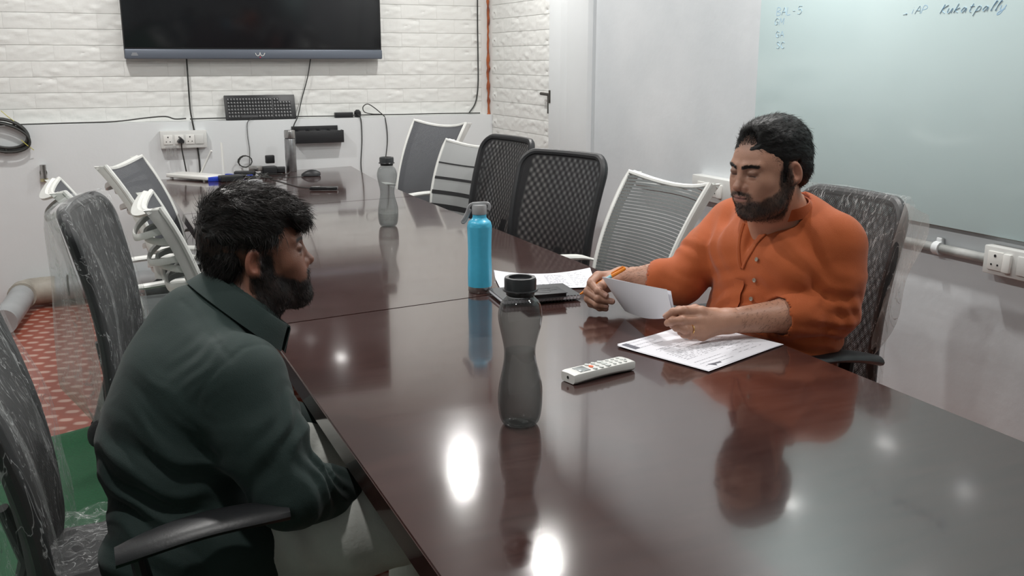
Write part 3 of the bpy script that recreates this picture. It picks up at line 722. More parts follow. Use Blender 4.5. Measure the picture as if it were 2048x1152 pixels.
# wall socket with plug and adapter, left
p = at(368, 279, y=LEDGE-.045)
ws = socket(p[0], p[2], .27, .105, 'white socket box on the lower wall behind the white router', [('socket', -.035), ('blank', -.09), ('socket', .028), ('socket', .092)], wall='B')
pg = MB(); pg.verts([(a_*sc_, y_, b_*sc_) for y_, sc_ in ((0, 1), (-.03, .8)) for a_, b_ in ((-.018, -.012), (.018, -.012), (.022, .004), (.0, .028), (-.022, .004))], [(0, 1, 2, 3, 4), (9, 8, 7, 6, 5)]+[(i, (i+1) % 5, (i+1) % 5+5, i+5) for i in range(5)])
q = at(362, 283, y=LEDGE-.06); po = pg.build('plug', 'black'); po.location = (q[0], LEDGE-.052, q[2]); tag(po, 'black three pin plug in the white socket box', 'plug')
cable('plug_cable', 'black cable hanging from the three pin plug to the table', [(q[0], LEDGE-.078, q[2]-.005)]+wall_pts([(364, 300), (369, 325), (373, 345)], LEDGE-.06), .0045)
q = at(343, 303, y=LEDGE-.06); ad = MB()
for i in range(3): ad.tube([(q[0]-.022+i*.022, LEDGE-.045, q[2]-.032), (q[0]-.022+i*.022, LEDGE-.045, q[2]+.03)], .0095, 10)
tag(ad.build('clear_adapter', 'clear'), 'clear plastic adapter hanging below the white socket box', 'adapter')
# coil of hose
hc = empty('hose_coil', at(10, 272, y=LEDGE-.03), 0, 'coil of dark cable hanging on the back wall at the far left', 'coil')
l = hc.location
for k, (du, dv, ru, rv, rr_) in enumerate(((8, 270, 49, 31, .010), (3, 273, 56, 27, .008), (5, 267, 50, 28, .008), (0, 275, 60, 28, .007))):
    pts = [at(du+ru*math.cos(t), dv+rv*math.sin(t)+.16*ru*math.cos(t), y=LEDGE-.018-.009*k)-np.array(l) for t in np.linspace(0, 2*PI, 40)[:-1]]
    MB().tube(pts, rr_, 8, closed=True).build('cable_turn', 'cable', hc)
for u, v in ((15, 232), (55, 290)):
    c_ = at(u, v, y=LEDGE-.03)-np.array(l); MB().tube([c_+np.array((-.03, .0, .03)), c_+np.array((.0, -.024, .0)), c_+np.array((.03, .0, -.03))], .0022, 5).build('tie', mat('yellow_tie', (.6, .55, .12), .5), hc)
MB().tube([at(12, 296, y=LEDGE-.03)-np.array(l), at(13, 307, y=LEDGE-.03)-np.array(l)], .011, 8).build('cable_end', 'cable', hc)
# small metal tap-like fitting
p = at(87, 345, y=LEDGE-.02)
ft = empty('wall_fitting', (p[0], LEDGE, p[2]), 0, 'small rusty metal tap fitting on the lower back wall at the left', 'fitting')
MB().tube([(0, -.0, 0), (0, -.03, 0)], .02, 14).tube([(0, -.022, .045), (0, -.022, -.04)], .017, 14).build('valve_body', 'steel', ft)
MB().tube([(0, -.022, -.035), (0, -.022, -.052)], .021, 12).build('valve_nut', mat('brass', (.55, .50, .30), .3, metal=1), ft)
# ================================================================ ON THE TABLE (far end)
TZ1 = TZ+.0006
rt_ = empty('router', at(385, 352, z=TZ1), 0, 'white wireless router with two raised antennas at the far left of the table', 'router')
l = rt_.location
p0 = at(331, 357, z=TZ1); p1 = at(412, 364, z=TZ1); wv = p1-p0; Wd = np.linalg.norm(wv); ang = math.atan2(wv[1], wv[0])
rt_.location = (p0+p1)/2+np.array((-math.sin(ang), math.cos(ang), 0))*.07; rt_.rotation_euler = (0, 0, ang)
MB().box((0, 0, .018), (Wd, .135, .022), bevel=.006, seg=3).build('router_body', 'white', rt_)
for sx in (-1, 1):
    MB().box((sx*(Wd/2-.03), -.05, .0035), (.015, .015, .007)).build('foot', 'white', rt_)
MB().tube([(-.02, .062, .022), (.075, .07, .16)], [.007, .008], 10, sq=.7).build('antenna', 'white', rt_)
MB().tube([(Wd/2+.004, .062, .018), (Wd/2-.012, .075, .21)], [.008, .007], 10, sq=.7).build('antenna', 'white', rt_)
bb = at(428, 362, z=TZ1); tag(MB().box((bb[0]+.01, bb[1], TZ1+.012), (.085, .05, .024), rot=rotm('Z', -8), bevel=.002).build('small_box', 'bluebox'), 'small bright blue box on the table beside the router', 'box')
fl = at(583, 343, z=TZ); fo = empty('steel_flask', (fl[0], fl[1], TZ1), 0, 'brushed steel flask standing at the far end of the table', 'flask')
fr_ = .0335
MB().lathe([(.0, 0), (fr_*.97, 0), (fr_, .003), (fr_, .196), (fr_*.96, .2)], 32).build('flask_body', 'darksteel', fo)
MB().lathe([(fr_*.9, .2), (fr_*.9, .204)], 32).build('seal_ring', 'black', fo)
MB().lathe([(fr_*.97, .204), (fr_, .207), (fr_, .244), (fr_*.93, .252), (.001, .253)], 32).build('flask_lid', 'steel', fo)
ms = at(622, 352, z=TZ1); me_ = empty('mouse', ms, -.3, 'black computer mouse on the far end of the table', 'mouse')
rows = []
for i in range(13):
    t = i/12; x = -.055+.11*t; wd = .031*math.sin(PI*(.07+.86*t))**.5; h = .036*math.sin(PI*(.05+.80*t))**.7
    rows.append([(x, wd*math.cos(a_), .002+h*max(0, math.sin(a_))) for a_ in np.linspace(0, PI, 13)])
MB().grid(rows).build('mouse_body', 'black', me_)
MB().tube([(.030, -.003, .031), (.030, .003, .031)], .008, 10).build('scroll_wheel', 'greyplastic', me_)
ph = at(648, 380, z=TZ1); po = empty('phone', ph, -.42, 'thin dark gadget lying on the table behind the green shirted man', 'phone')
MB().box((0, 0, .010), (.145, .05, .014), bevel=.004).build('phone_body', 'blackgloss', po); MB().box((-.045, .0, .018), (.045, .035, .002), bevel=.0008).build('phone_tip', 'steel', po)
# charger clutter
CL = 'heap of chargers and cables on the far end of the table'
def clut(name, label, u, v, size, m='black', rz=0, dz=0, rx=0, cat='adapter', bev=.006):
    p = at(u, v, z=TZ1); o = MB().box((0, 0, size[2]/2), size, bevel=bev, seg=3).build(name, m); o.location = (p[0], p[1], TZ1+dz); o.rotation_euler = (rx, 0, rz); return tag(o, label, cat, CL)
clut('laptop_adapter', 'large black laptop adapter left in the charger heap', 462, 362, (.13, .06, .034), rz=.2)
clut('laptop_adapter', 'grey black adapter behind the larger one in the charger heap', 490, 352, (.12, .05, .03), rz=-.3)
clut('shiny_adapter', 'shiny silver topped adapter in the charger heap', 512, 349, (.05, .07, .03), 'steel', rz=.7, dz=.022, rx=.0)
clut('charger_plug', 'black square charger standing up in the charger heap', 541, 341, (.055, .03, .05), rz=.1, dz=.045)
clut('charger_plug', 'black charger lying right of the heap beside the flask', 556, 345, (.09, .05, .035), rz=-.2)
clut('docking_box', 'black box under the standing charger', 538, 347, (.09, .05, .045), rz=.1)
clut('grey_adapter', 'grey rounded adapter just above the green shirted man hair', 505, 371, (.10, .06, .03), 'greyplastic', rz=.5)
for k in range(7):
    r = random.Random(40+k); c0 = at(440+14*k, 356+4*math.sin(k*2), z=TZ1); pts = []
    for i in range(9): pts.append((c0[0]+.02*i+r.uniform(-.05, .05)-.03, c0[1]+r.uniform(-.10, .08), TZ1+.006+.012*abs(math.sin(i*1.3+k))))
    cable('charger_cable', 'tangled charger cable in the heap' if k else 'blue charger cable curling across the heap', pts, .003 if k else .0032, CL, m='cable' if k else 'bluebox')
cc = at(490, 338, z=TZ1); pts = []
for i in range(40): t = i*.48; pts.append((cc[0]+.04*math.cos(t)*(1+.08*math.sin(i)), cc[1]-.03+.02*math.sin(t*.5), TZ1+.05+.036*math.sin(t)))
tag(MB().tube(pts, .003, 6).build('cable_bundle', 'cable'), 'coiled thin black cable standing in the charger heap', 'cable', CL)
cable('mouse_cable', 'thin black mouse cable lying on the table from the mouse to the heap', [at(u, v, z=TZ1+.002) for u, v in ((607, 353), (585, 354), (560, 355), (540, 356), (525, 352))], .0018)
cable('phone_cable', 'thin dark cable lying on the table from the gadget to the heap', [at(u, v, z=TZ1+.002) for u, v in ((622, 376), (600, 374), (580, 369), (560, 363), (540, 358))], .0022)
# ================================================================ ON THE TABLE (near)
def curvy_bottle(label, u, v, s=1, water=.16, m='smoke', rz=0):
    p = at(u, v, z=TZ); e = empty('water_bottle', (p[0], p[1], TZ1), rz, label, 'bottle', 'smoky water bottles')
    k = s*.0415
    prof = [(0, .001), (.60, 0), (.80, .004), (.93, .016), (1.0, .038), (1.01, .058), (.97, .08), (.86, .102), (.74, .124), (.70, .140), (.72, .155), (.82, .175), (.93, .195), (.985, .213), (.95, .228), (.84, .241), (.66, .249), (.60, .252)]
    prof = smoothpath([(a*k, b*.985*s, 0) for a, b in prof], 3); prof = [(max(q[0], .0002), q[1]) for q in prof]
    o = MB().lathe(prof, 48, close=False); 
    for v_ in o.bm.verts:      # faceted spiral flutes in the waist
        if .05 < v_.co.z < .19:
            a = math.atan2(v_.co.y, v_.co.x); r = math.hypot(v_.co.x, v_.co.y); f = 1+.035*math.sin(3*a+v_.co.z*38)*math.sin(PI*(v_.co.z-.05)/.14); v_.co.x *= f; v_.co.y *= f
    o.build('bottle_body', m, e)
    wp = [(q[0]*.93, q[1]+.003) for q in prof if q[1] < water*s]
    MB().lathe(wp, 40).build('water', 'water', e)
    MB().lathe([(.60*k, .250*s), (.63*k, .252*s), (.63*k, .2545*s), (.60*k, .258*s), (.57*k, .262*s)], 32, close=False).build('neck', 'black', e)
    cp = MB(); n = 36; z0, z1 = .2575*s, .284*s; P_ = []
    for z, f in ((z0, .66), (z0+.001, .70), (z1-.004, .71), (z1, .67), (z1, .52), (z1-.006, .50)):
        P_.append([(k*f*(1+(.02*math.cos(10*2*PI*j/n) if f > .6 else 0))*math.cos(2*PI*j/n), k*f*(1+(.02*math.cos(10*2*PI*j/n) if f > .6 else 0))*math.sin(2*PI*j/n), z) for j in range(n+1)])
    cp.grid(P_); cp.lathe([(.0001, z1-.006), (k*.5, z1-.006)], 36, close=False); cp.lathe([(k*.66, z0), (k*.2, z0+.001)], 36, close=False)
    cp.build('cap', 'cap', e)
    ring = [(k*.55*math.cos(t)+.004, k*.62+.008*math.sin(t)-.003, z1-.004+.004*math.cos(t)) for t in np.linspace(0, 2*PI, 20)]
    MB().tube([(k*.74*math.cos(t), k*.74*math.sin(t), z0+.003) for t in np.linspace(0, 2*PI, 30)[:-1]], .0022, 6, closed=True).build('cap_strap', 'cap', e)
    return e
M['cap'] = mat('smoky_cap', (.035, .037, .04), .3)
curvy_bottle('smoky grey curved water bottle with black cap, nearest the camera', 1040, 847, 1.0, .145)
curvy_bottle('pale smoky curved water bottle with a little water, farther up the table', 777, 452, 1.0, .052, 'smoke_clear')
# blue steel flask
p = at(960, 583, z=TZ); fb = empty('blue_flask', (p[0], p[1], TZ1), YAW*-1, 'sky blue steel water flask with grey cap and wrist strap', 'flask')
k = .0355
MB().lathe([(.001, 0), (k*.93, 0), (k*.97, .003), (k*.97, .018)], 40).build('steel_base', 'steel', fb)
prof = smoothpath([(k*.99, .018, 0), (k*.99, .06, 0), (k*.95, .11, 0), (k*.97, .16, 0), (k*1.0, .19, 0), (k*1.0, .198, 0), (k*.93, .209, 0), (k*.72, .216, 0), (k*.60, .221, 0), (k*.57, .226, 0), (k*.57, .238, 0)], 4)
bd = MB().lathe([(q[0], q[1]) for q in prof], 48)
for v_ in bd.bm.verts:
    if v_.co.z < .20:
        a = math.atan2(v_.co.y, v_.co.x); v_.co.x *= 1+.022*math.cos(8*a)*min(1, (v_.co.z-.018)*20); v_.co.y *= 1+.022*math.cos(8*a)*min(1, (v_.co.z-.018)*20)
bd.build('flask_body', 'blue', fb)
MB().lathe([(k*.60, .232), (k*.62, .234), (k*.62, .256), (k*.58, .260), (.001, .260)], 30).build('cap', 'greyplastic', fb)
sp = [(.012, 0, .262), (-.020, -.004, .262), (-.030, -.006, .254), (-.036, -.006, .238), (-.044, -.008, .222), (-.050, -.008, .212), (-.046, -.008, .208), (-.038, -.006, .218), (-.030, -.004, .236), (-.024, 0, .245)]
MB().tube(smoothpath(sp, 4), .0028, 8, sq=1.6).tube(smoothpath([(-.02, 0, .262), (.010, 0, .264), (.026, 0, .262), (.029, 0, .252), (.026, 0, .244)], 4), .003, 8, sq=1.6).build('strap', 'greyplastic', fb)
# spiral notebook, small diary on it, printed sheets behind
p0 = at(1010, 615, z=TZ); p1 = at(1165, 603, z=TZ); p2 = at(1110, 567, z=TZ); p3 = at(978, 588, z=TZ)
ax = p1-p0; L_ = np.linalg.norm(ax); ax /= L_; ay = np.array((-ax[1], ax[0], 0)); D_ = .165
ctr = p0+ax*L_/2+ay*D_/2; rzn = math.atan2(ax[1], ax[0])
nb = empty('spiral_notebook', (ctr[0], ctr[1], TZ1), rzn, 'black spiral notebook lying behind the nearest bottle', 'notebook')
MB().box((0, .006, .0007), (L_, D_-.012, .0012)).build('back_cover', 'notebook', nb)
MB().box((0, .006, .0063), (L_-.004, D_-.014, .0098)).build('pages', 'paper', nb)
MB().box((0, .006, .0118), (L_, D_-.012, .0012)).build('front_cover', 'notebook', nb)
for i in range(22):
    x = -L_/2+.008+i*(L_-.016)/21
    MB().tube([(x+.0012*math.sin(t), -D_/2+.012+.008*math.cos(t)-.004, .0065+.0075*math.sin(t)) for t in np.linspace(.6, 2*PI-.6+.6, 12)], .0007, 5).build('spiral_ring', 'darksteel', nb)
dy = tag(empty('small_diary', (0, 0, 0), 0), 'small black diary lying on the spiral notebook', 'diary')
q = at(1095, 592, z=TZ+.016); dy.location = (q[0]-.012, q[1]+.005, TZ1+.0130); dy.rotation_euler = (0, 0, rzn+.03)
MB().box((0, 0, .001), (.118, .082, .002), bevel=.0008).box((0, 0, .0125), (.118, .082, .002), bevel=.0008).box((0, .040, .0067), (.118, .002, .0125)).build('diary_cover', 'notebook', dy)
MB().box((0, -.001, .0067), (.112, .076, .0094)).build('diary_pages', 'blackgloss', dy)
M['emboss'] = mat('embossed_cover', (.03, .031, .034), .3)
MB().lathe([(.024, .0136), (.0245, .0141), (.022, .0141), (.0215, .0136)], 28, close=False).box((0, .0, .0137), (.085, .001, .0006)).box((.0, .022, .0137), (.06, .001, .0006)).build('embossing', 'emboss', dy)
def sheet(label, c, rz, w, h, curl, blocks, dz=0, name='printed_sheet', parent=None, banner=None, seed=0, sheets=1, group=None, th_=.0042):
    """paper lying on the table; local x along width; curl(u,v)->height"""
    e = empty(name, (c[0], c[1], TZ1+dz), rz, label, 'paper', group)
    for s in range(sheets):
        ox, oy, oa = (0, 0, 0) if s == sheets-1 else (random.uniform(-.006, .006), random.uniform(-.006, .006), random.uniform(-.03, .03))
        nx_, ny_ = 18, 18
        rows = []
        for i in range(nx_+1):
            rows.append([])
            for j in range(ny_+1):
                u, v = i/nx_, j/ny_; x, y = (u-.5)*w, (v-.5)*h
                rows[-1].append((x*math.cos(oa)-y*math.sin(oa)+ox, x*math.sin(oa)+y*math.cos(oa)+oy, .0004*s+.0003+curl(u, v)))
        MB().grid(rows, .0002).build('sheet', 'paper', e)
    pr = MB(); r = random.Random(seed); zt = .0004*sheets+.0007
    def quad(u0, v0, u1, v1):
        for a_, b_ in ((0, 0),):
            q = [(u0, v0), (u1, v0), (u1, v1), (u0, v1)]; pr.verts([((u-.5)*w, (v-.5)*h, zt+curl(u, v)) for u, v in q], [(0, 1, 2, 3)])
    for (u0, v0, u1, v1, n, dens) in blocks:
        for k_ in range(n):
            vv = v0+(v1-v0)*k_/max(1, n-1); u = u0; end = u1-(r.random()*.2*(u1-u0))
            while u < end:
                ww = r.uniform(.012, .04); quad(u, vv, min(u+ww, end), vv+th_); u += ww+.007
                if r.random() > dens: u += .03
    pr.build('printed_text', 'ink', e, smooth=False)['kind'] = 'stuff'
    if banner: 
        pr = MB()
        (u0, v0, u1, v1) = banner; N_ = 6
        pr.grid([[((u-.5)*w, (v-.5)*h, zt+.0001+curl(u, v)) for v in np.linspace(v0, v1, N_)] for u in np.linspace(u0, u1, N_)]).build('printed_banner', 'inkbox', e)
    return e
# sheets under the notebook
q0 = at(988, 552, z=TZ); q1 = at(1178, 547, z=TZ)
def curl1(u, v): return .0+.022*max(0, v-.80)**1.5*11*max(0, abs(u-.5)*2-.55)+.010*max(0, v-.9)*8
ax2 = q1-q0; a2 = math.atan2(ax2[1], ax2[0]); L2 = np.linalg.norm(ax2)
cs = (q0+q1)/2+np.array((math.sin(a2), -math.cos(a2), 0))*.105
sheet('printed sheets with a grey photo block lying behind the spiral notebook', cs, a2, .31, .20, lambda u, v: .003+.016*max(0, (v-.72)/.28)**2*(abs(u-.5)*2)**2, [(.30, .12, .46, .88, 7, .6), (.50, .1, .72, .85, 14, .7), (.75, .1, .95, .9, 10, .6)], dz=.0, sheets=2, banner=(.12, .10, .30, .86), seed=3, th_=.012)
# the notebook rests on them
nb.location.z = TZ1+.0045; dy.location.z = nb.location.z+.0128
# front sheets under the man's left hand
P0 = at(1232, 693, z=TZ); P1 = at(1410, 748, z=TZ); P2 = at(1568, 692, z=TZ)
ex = P2-P1; hh = np.linalg.norm(ex); a3 = math.atan2(ex[1], ex[0]); wv = P0-P1; ww_ = np.linalg.norm(wv)
c3 = (P0+P2)/2
sheet('stack of printed documents under the left hand of the orange shirted man', c3-np.array((0, 0, 0)), a3, .300, .262, lambda u, v: .0016+.003*max(0, v-.8)*3*max(0, .3-u)*3, [(.05, .80, .40, .95, 3, .9), (.12, .62, .5, .66, 2, .9), (.1, .30, .85, .52, 8, .55), (.55, .12, .9, .7, 10, .5), (.08, .08, .5, .20, 3, .9)], sheets=5, banner=(.015, .80, .075, .97), seed=9)
# logo mark near the front corner
lm = MB().verts([(-.5*.3+.035, -.105, .0042), (-.5*.3+.075, -.112, .0042), (-.5*.3+.072, -.118, .0042), (-.5*.3+.052, -.116, .0042), (-.5*.3+.046, -.125, .0042)], [(0, 1, 2, 3, 4)]).build('printed_mark', 'inkbox', bpy.data.objects['printed_sheet.001'], smooth=False)
# remote control
p0 = at(1150, 772, z=TZ); p1 = at(1271, 742, z=TZ); ax = p1-p0; rl = np.linalg.norm(ax); ra = math.atan2(ax[1], ax[0])
cR = (p0+p1)/2+np.array((-math.sin(ra), math.cos(ra), 0))*.024
rc = empty('remote_control', (cR[0], cR[1], TZ1), ra, 'white air conditioner remote control lying on the table in front of the papers', 'remote control')
rc.rotation_euler = (0, 0, ra)
rows = []; n = 20
for i in range(n+1):
    t = i/n; x = -rl/2+rl*t; h0 = .003*math.sin(PI*t); wd = .0245*(1-.04*math.sin(PI*t)); ee = .92 if i in (0, n) else 1
    z1_ = .0225-.001*math.sin(PI*t)*0; ring = [(x, -wd*ee*.8, h0+.001), (x, -wd*ee, h0+.006), (x, -wd*ee, z1_-.004*ee), (x, -wd*ee*.93, z1_*ee), (x, 0, (z1_+.0012)*ee), (x, wd*ee*.93, z1_*ee), (x, wd*ee, z1_-.004*ee), (x, wd*ee, h0+.006), (x, wd*ee*.8, h0+.001)]
    rows.append(ring+[ring[0]])
mb = MB().grid(rows); mb.verts(rows[0][:-1], [list(range(9))]); mb.verts(rows[-1][:-1], [list(range(9))]); bmesh.ops.remove_doubles(mb.bm, verts=mb.bm.verts, dist=1e-5)
mb.build('remote_body', 'white', rc)
MB().box((-rl/2+.037, 0, .0236), (.028, .030, .0012), bevel=.0005).build('display', 'lcd', rc)
M['btn'] = mat('remote_button', (.62, .65, .63), .45)
for i in range(4):
    for j in range(3):
        MB().tube([(rl*.12+i*.0155-.002, -.013+j*.013, .0232), (rl*.12+i*.0155-.002, -.013+j*.013, .0252)], .0046, 10, sq=.75).build('button', 'btn', rc)
for i in range(3):
    for j in range(3):
        mm = 'orangebtn' if (i == 0 and j == 1) else 'btn'
        o = MB().tube([(-rl*.13+i*.0175, -.014+j*.014, .0232), (-rl*.13+i*.0175, -.014+j*.014, .0256)], .0062 if mm == 'btn' else .0065, 12, sq=.72).build('button', mm, rc)
        if mm != 'btn': o['label'] = 'orange power button'
MB().tube([(rl/2-.014, -.004, .0232), (rl/2-.014, -.004, .0246)], .0028, 10).build('emblem', 'greyplastic', rc)
MB().tube([(-rl/2-.0005, 0, .012), (-rl/2+.002, 0, .012)], .0035, 10).build('infrared_emitter', 'blackgloss', rc)
# ================================================================ SDF MODELLING (people): smooth blends sampled on a grid, surface nets
class Prim:
    __slots__ = ('fn', 'k', 'op')
    def __init__(s, fn, k=.02, op='u'): s.fn, s.k, s.op = fn, k, op
def smin(a, b, k):
    h = np.clip(.5+.5*(b-a)/k, 0, 1); return b*(1-h)+a*h-k*h*(1-h)
class Fr:
    """local frame: R columns are the local axes in world space"""
    def __init__(s, t=(0, 0, 0), R=None, s_=1.): s.t = np.array(t, float); s.R = np.eye(3) if R is None else np.array(R, float); s.s = s_
    def L(s, P): return (P-s.t)@s.R/s.s
    def W(s, p): return s.t+s.R@np.array(p, float)*s.s
def ell(fr, c, r, rot=None):
    c = np.array(c, float); r = np.array(r, float); Q = None if rot is None else np.array(rot)
    def f(P):
        p = fr.L(P)-c
        if Q is not None: p = p@Q
        q = p/r; k0 = np.sqrt((q*q).sum(1)); k1 = np.sqrt(((q/r)**2).sum(1))
        return k0*(k0-1)/np.maximum(k1, 1e-6)*fr.s
    return f
def cap(fr, a, b, ra, rb, sq=None):
    a = np.array(a, float); b = np.array(b, float); ab = b-a; L2 = max(ab@ab, 1e-9)
    def f(P):
        p = fr.L(P)-a; t = np.clip(p@ab/L2, 0, 1); d = p-t[:, None]*ab
        if sq is not None: d = d*np.array(sq)
        return (np.sqrt((d*d).sum(1))-(ra+(rb-ra)*t))*fr.s
    return f
def U(L, fn, k=.02): L.append(Prim(fn, k, 'u'))
def SUB(L, fn, k=.01): L.append(Prim(fn, k, 's'))
def CUT(L, fn, k=.01): L.append(Prim(fn, k, 'i'))
def chain(L, fr, pts, rads, k=.02, sq=None):
    for i in range(len(pts)-1): U(L, cap(fr, pts[i], pts[i+1], rads[i], rads[i+1], sq), k if i == 0 else min(k, .015))
def sdf_eval(L, P, sel=None):
    D = np.full(len(P), 1e3)
    for i in (range(len(L)) if sel is None else sel):
        p = L[i]; v = p.fn(P)
        if p.op == 'u': D = smin(D, v, p.k) if D[0] < 999 or i else v
        elif p.op == 's': D = -smin(-D, v, p.k)
        elif p.op == 'i': D = -smin(-D, -v, p.k)
        else: D = D+v
    return D
def surface(L, lo, hi, h, B=10, newton=0):
    lo = np.array(lo, float); hi = np.array(hi, float); nb = np.ceil((hi-lo)/(h*B)).astype(int); n = nb*B
    D = np.full(n, 1., np.float32)
    gi = np.stack(np.meshgrid(*[np.arange(k) for k in nb], indexing='ij'), -1).reshape(-1, 3)
    cen = lo+(gi*B+(B-1)/2)*h; hd = B*h*.87
    vals = [p.fn(cen) for p in L]
    F = np.full(len(cen), 1e3)
    for p, v in zip(L, vals):
        if p.op == 'u': F = smin(F, v, p.k)
        elif p.op == 's': F = -smin(-F, v, p.k)
        elif p.op == 'i': F = -smin(-F, -v, p.k)
    umin = np.min([v for p, v in zip(L, vals) if p.op == 'u'], axis=0)
    act = np.abs(F) < hd*1.7+.012
    loc = np.stack(np.meshgrid(*[np.arange(B)]*3, indexing='ij'), -1).reshape(-1, 3)*h
    for b in np.nonzero(~act)[0]:
        if F[b] < 0:
            i, j, k = gi[b]*B; D[i:i+B, j:j+B, k:k+B] = -1
    for b in np.nonzero(act)[0]:
        sel = [q for q, (p, v) in enumerate(zip(L, vals)) if (p.op == 'u' and v[b] < umin[b]+3.2*hd+p.k) or (p.op == 's' and v[b] < 2.2*hd+p.k) or p.op == 'i' or p.op == 'd']
        i, j, k = gi[b]*B
        D[i:i+B, j:j+B, k:k+B] = sdf_eval(L, lo+gi[b]*B*h+loc, sel).reshape(B, B, B)
    ins = D < 0
    c = ins[:-1, :-1, :-1].astype(np.int8)
    for dx in (0, 1):
        for dy in (0, 1):
            for dz in (0, 1):
                if dx+dy+dz: c = c+ins[dx:n[0]-1+dx, dy:n[1]-1+dy, dz:n[2]-1+dz]
    I = np.argwhere((c > 0) & (c < 8)); idm = np.full(np.array(c.shape), -1, np.int32); idm[I[:, 0], I[:, 1], I[:, 2]] = np.arange(len(I))
    cor = [(x, y, z) for x in (0, 1) for y in (0, 1) for z in (0, 1)]
    dv = np.stack([D[I[:, 0]+x, I[:, 1]+y, I[:, 2]+z] for x, y, z in cor], 1)
    acc = np.zeros((len(I), 3)); cnt = np.zeros(len(I))
    for a in range(8):
        for b in range(a+1, 8):
            d = np.abs(np.subtract(cor[a], cor[b])).sum()
            if d != 1: continue
            va, vb = dv[:, a], dv[:, b]; m = (va < 0) != (vb < 0); t = np.where(m, va/np.where(m, va-vb, 1), 0)
            acc += m[:, None]*(np.array(cor[a])+t[:, None]*(np.subtract(cor[b], cor[a]))); cnt += m
    V = lo+(I+acc/cnt[:, None])*h
    Q = []
    for ax in range(3):
        o = [0, 0, 0]; o[ax] = 1
        s0 = ins[:n[0]-o[0], :n[1]-o[1], :n[2]-o[2]]; s1 = ins[o[0]:, o[1]:, o[2]:]
        E = np.argwhere(s0 != s1); a1, a2 = (ax+1) % 3, (ax+2) % 3
        E = E[(E[:, a1] > 0) & (E[:, a2] > 0) & (E[:, a1] < n[a1]-1) & (E[:, a2] < n[a2]-1)]
        q = []
        for d1, d2 in ((0, 0), (1, 0), (1, 1), (0, 1)):
            e = E.copy(); e[:, a1] -= d1; e[:, a2] -= d2; q.append(idm[e[:, 0], e[:, 1], e[:, 2]])
        q = np.stack(q, 1); flip = ins[E[:, 0], E[:, 1], E[:, 2]]; q[~flip] = q[~flip][:, ::-1]; Q.append(q[(q >= 0).all(1)])
    Q = np.concatenate(Q)
    for _ in range(newton): V = project(L, V)
    return V, Q
def grad(L, P, e=.0006):
    k = np.array([(1, -1, -1), (-1, -1, 1), (-1, 1, -1), (1, 1, 1)], float)
    return sum(kk*sdf_eval(L, P+kk*e)[:, None] for kk in k)/(4*e)
def project(L, V):
    g = grad(L, V); v = sdf_eval(L, V); return V-np.clip(v, -.004, .004)[:, None]*g/np.maximum((g*g).sum(1), .2)[:, None]
def vnoise(P, s, seed=0):
    """cheap smooth value noise, vectorised"""
    p = P*s+seed*17.3; i = np.floor(p).astype(np.int64); f = p-i; f = f*f*(3-2*f)
    def hsh(a): 
        x = (a[:, 0]*73856093) ^ (a[:, 1]*19349663) ^ (a[:, 2]*83492791); x = (x ^ (x >> 13))*1274126177 & 0x7fffffff; return (x % 10007)/10007.
    r = 0
    for dx in (0, 1):
        for dy in (0, 1):
            for dz in (0, 1):
                w_ = (f[:, 0] if dx else 1-f[:, 0])*(f[:, 1] if dy else 1-f[:, 1])*(f[:, 2] if dz else 1-f[:, 2]); r = r+w_*hsh(i+np.array((dx, dy, dz)))
    return r
def fbm(P, s, o=3, seed=0): return sum(vnoise(P, s*2**k, seed+k)/2**k for k in range(o))/sum(1/2**k for k in range(o))
def head_frame(pos, yaw, pitch, roll=0, s=1.):
    """local x = subject's right... y = face forward, z = up"""
    Rz = np.array(Matrix.Rotation(yaw, 3, 'Z')); Rp = np.array(Matrix.Rotation(pitch, 3, 'X')); Rr = np.array(Matrix.Rotation(roll, 3, 'Y'))
    return Fr(pos, Rz@Rp@Rr, s)
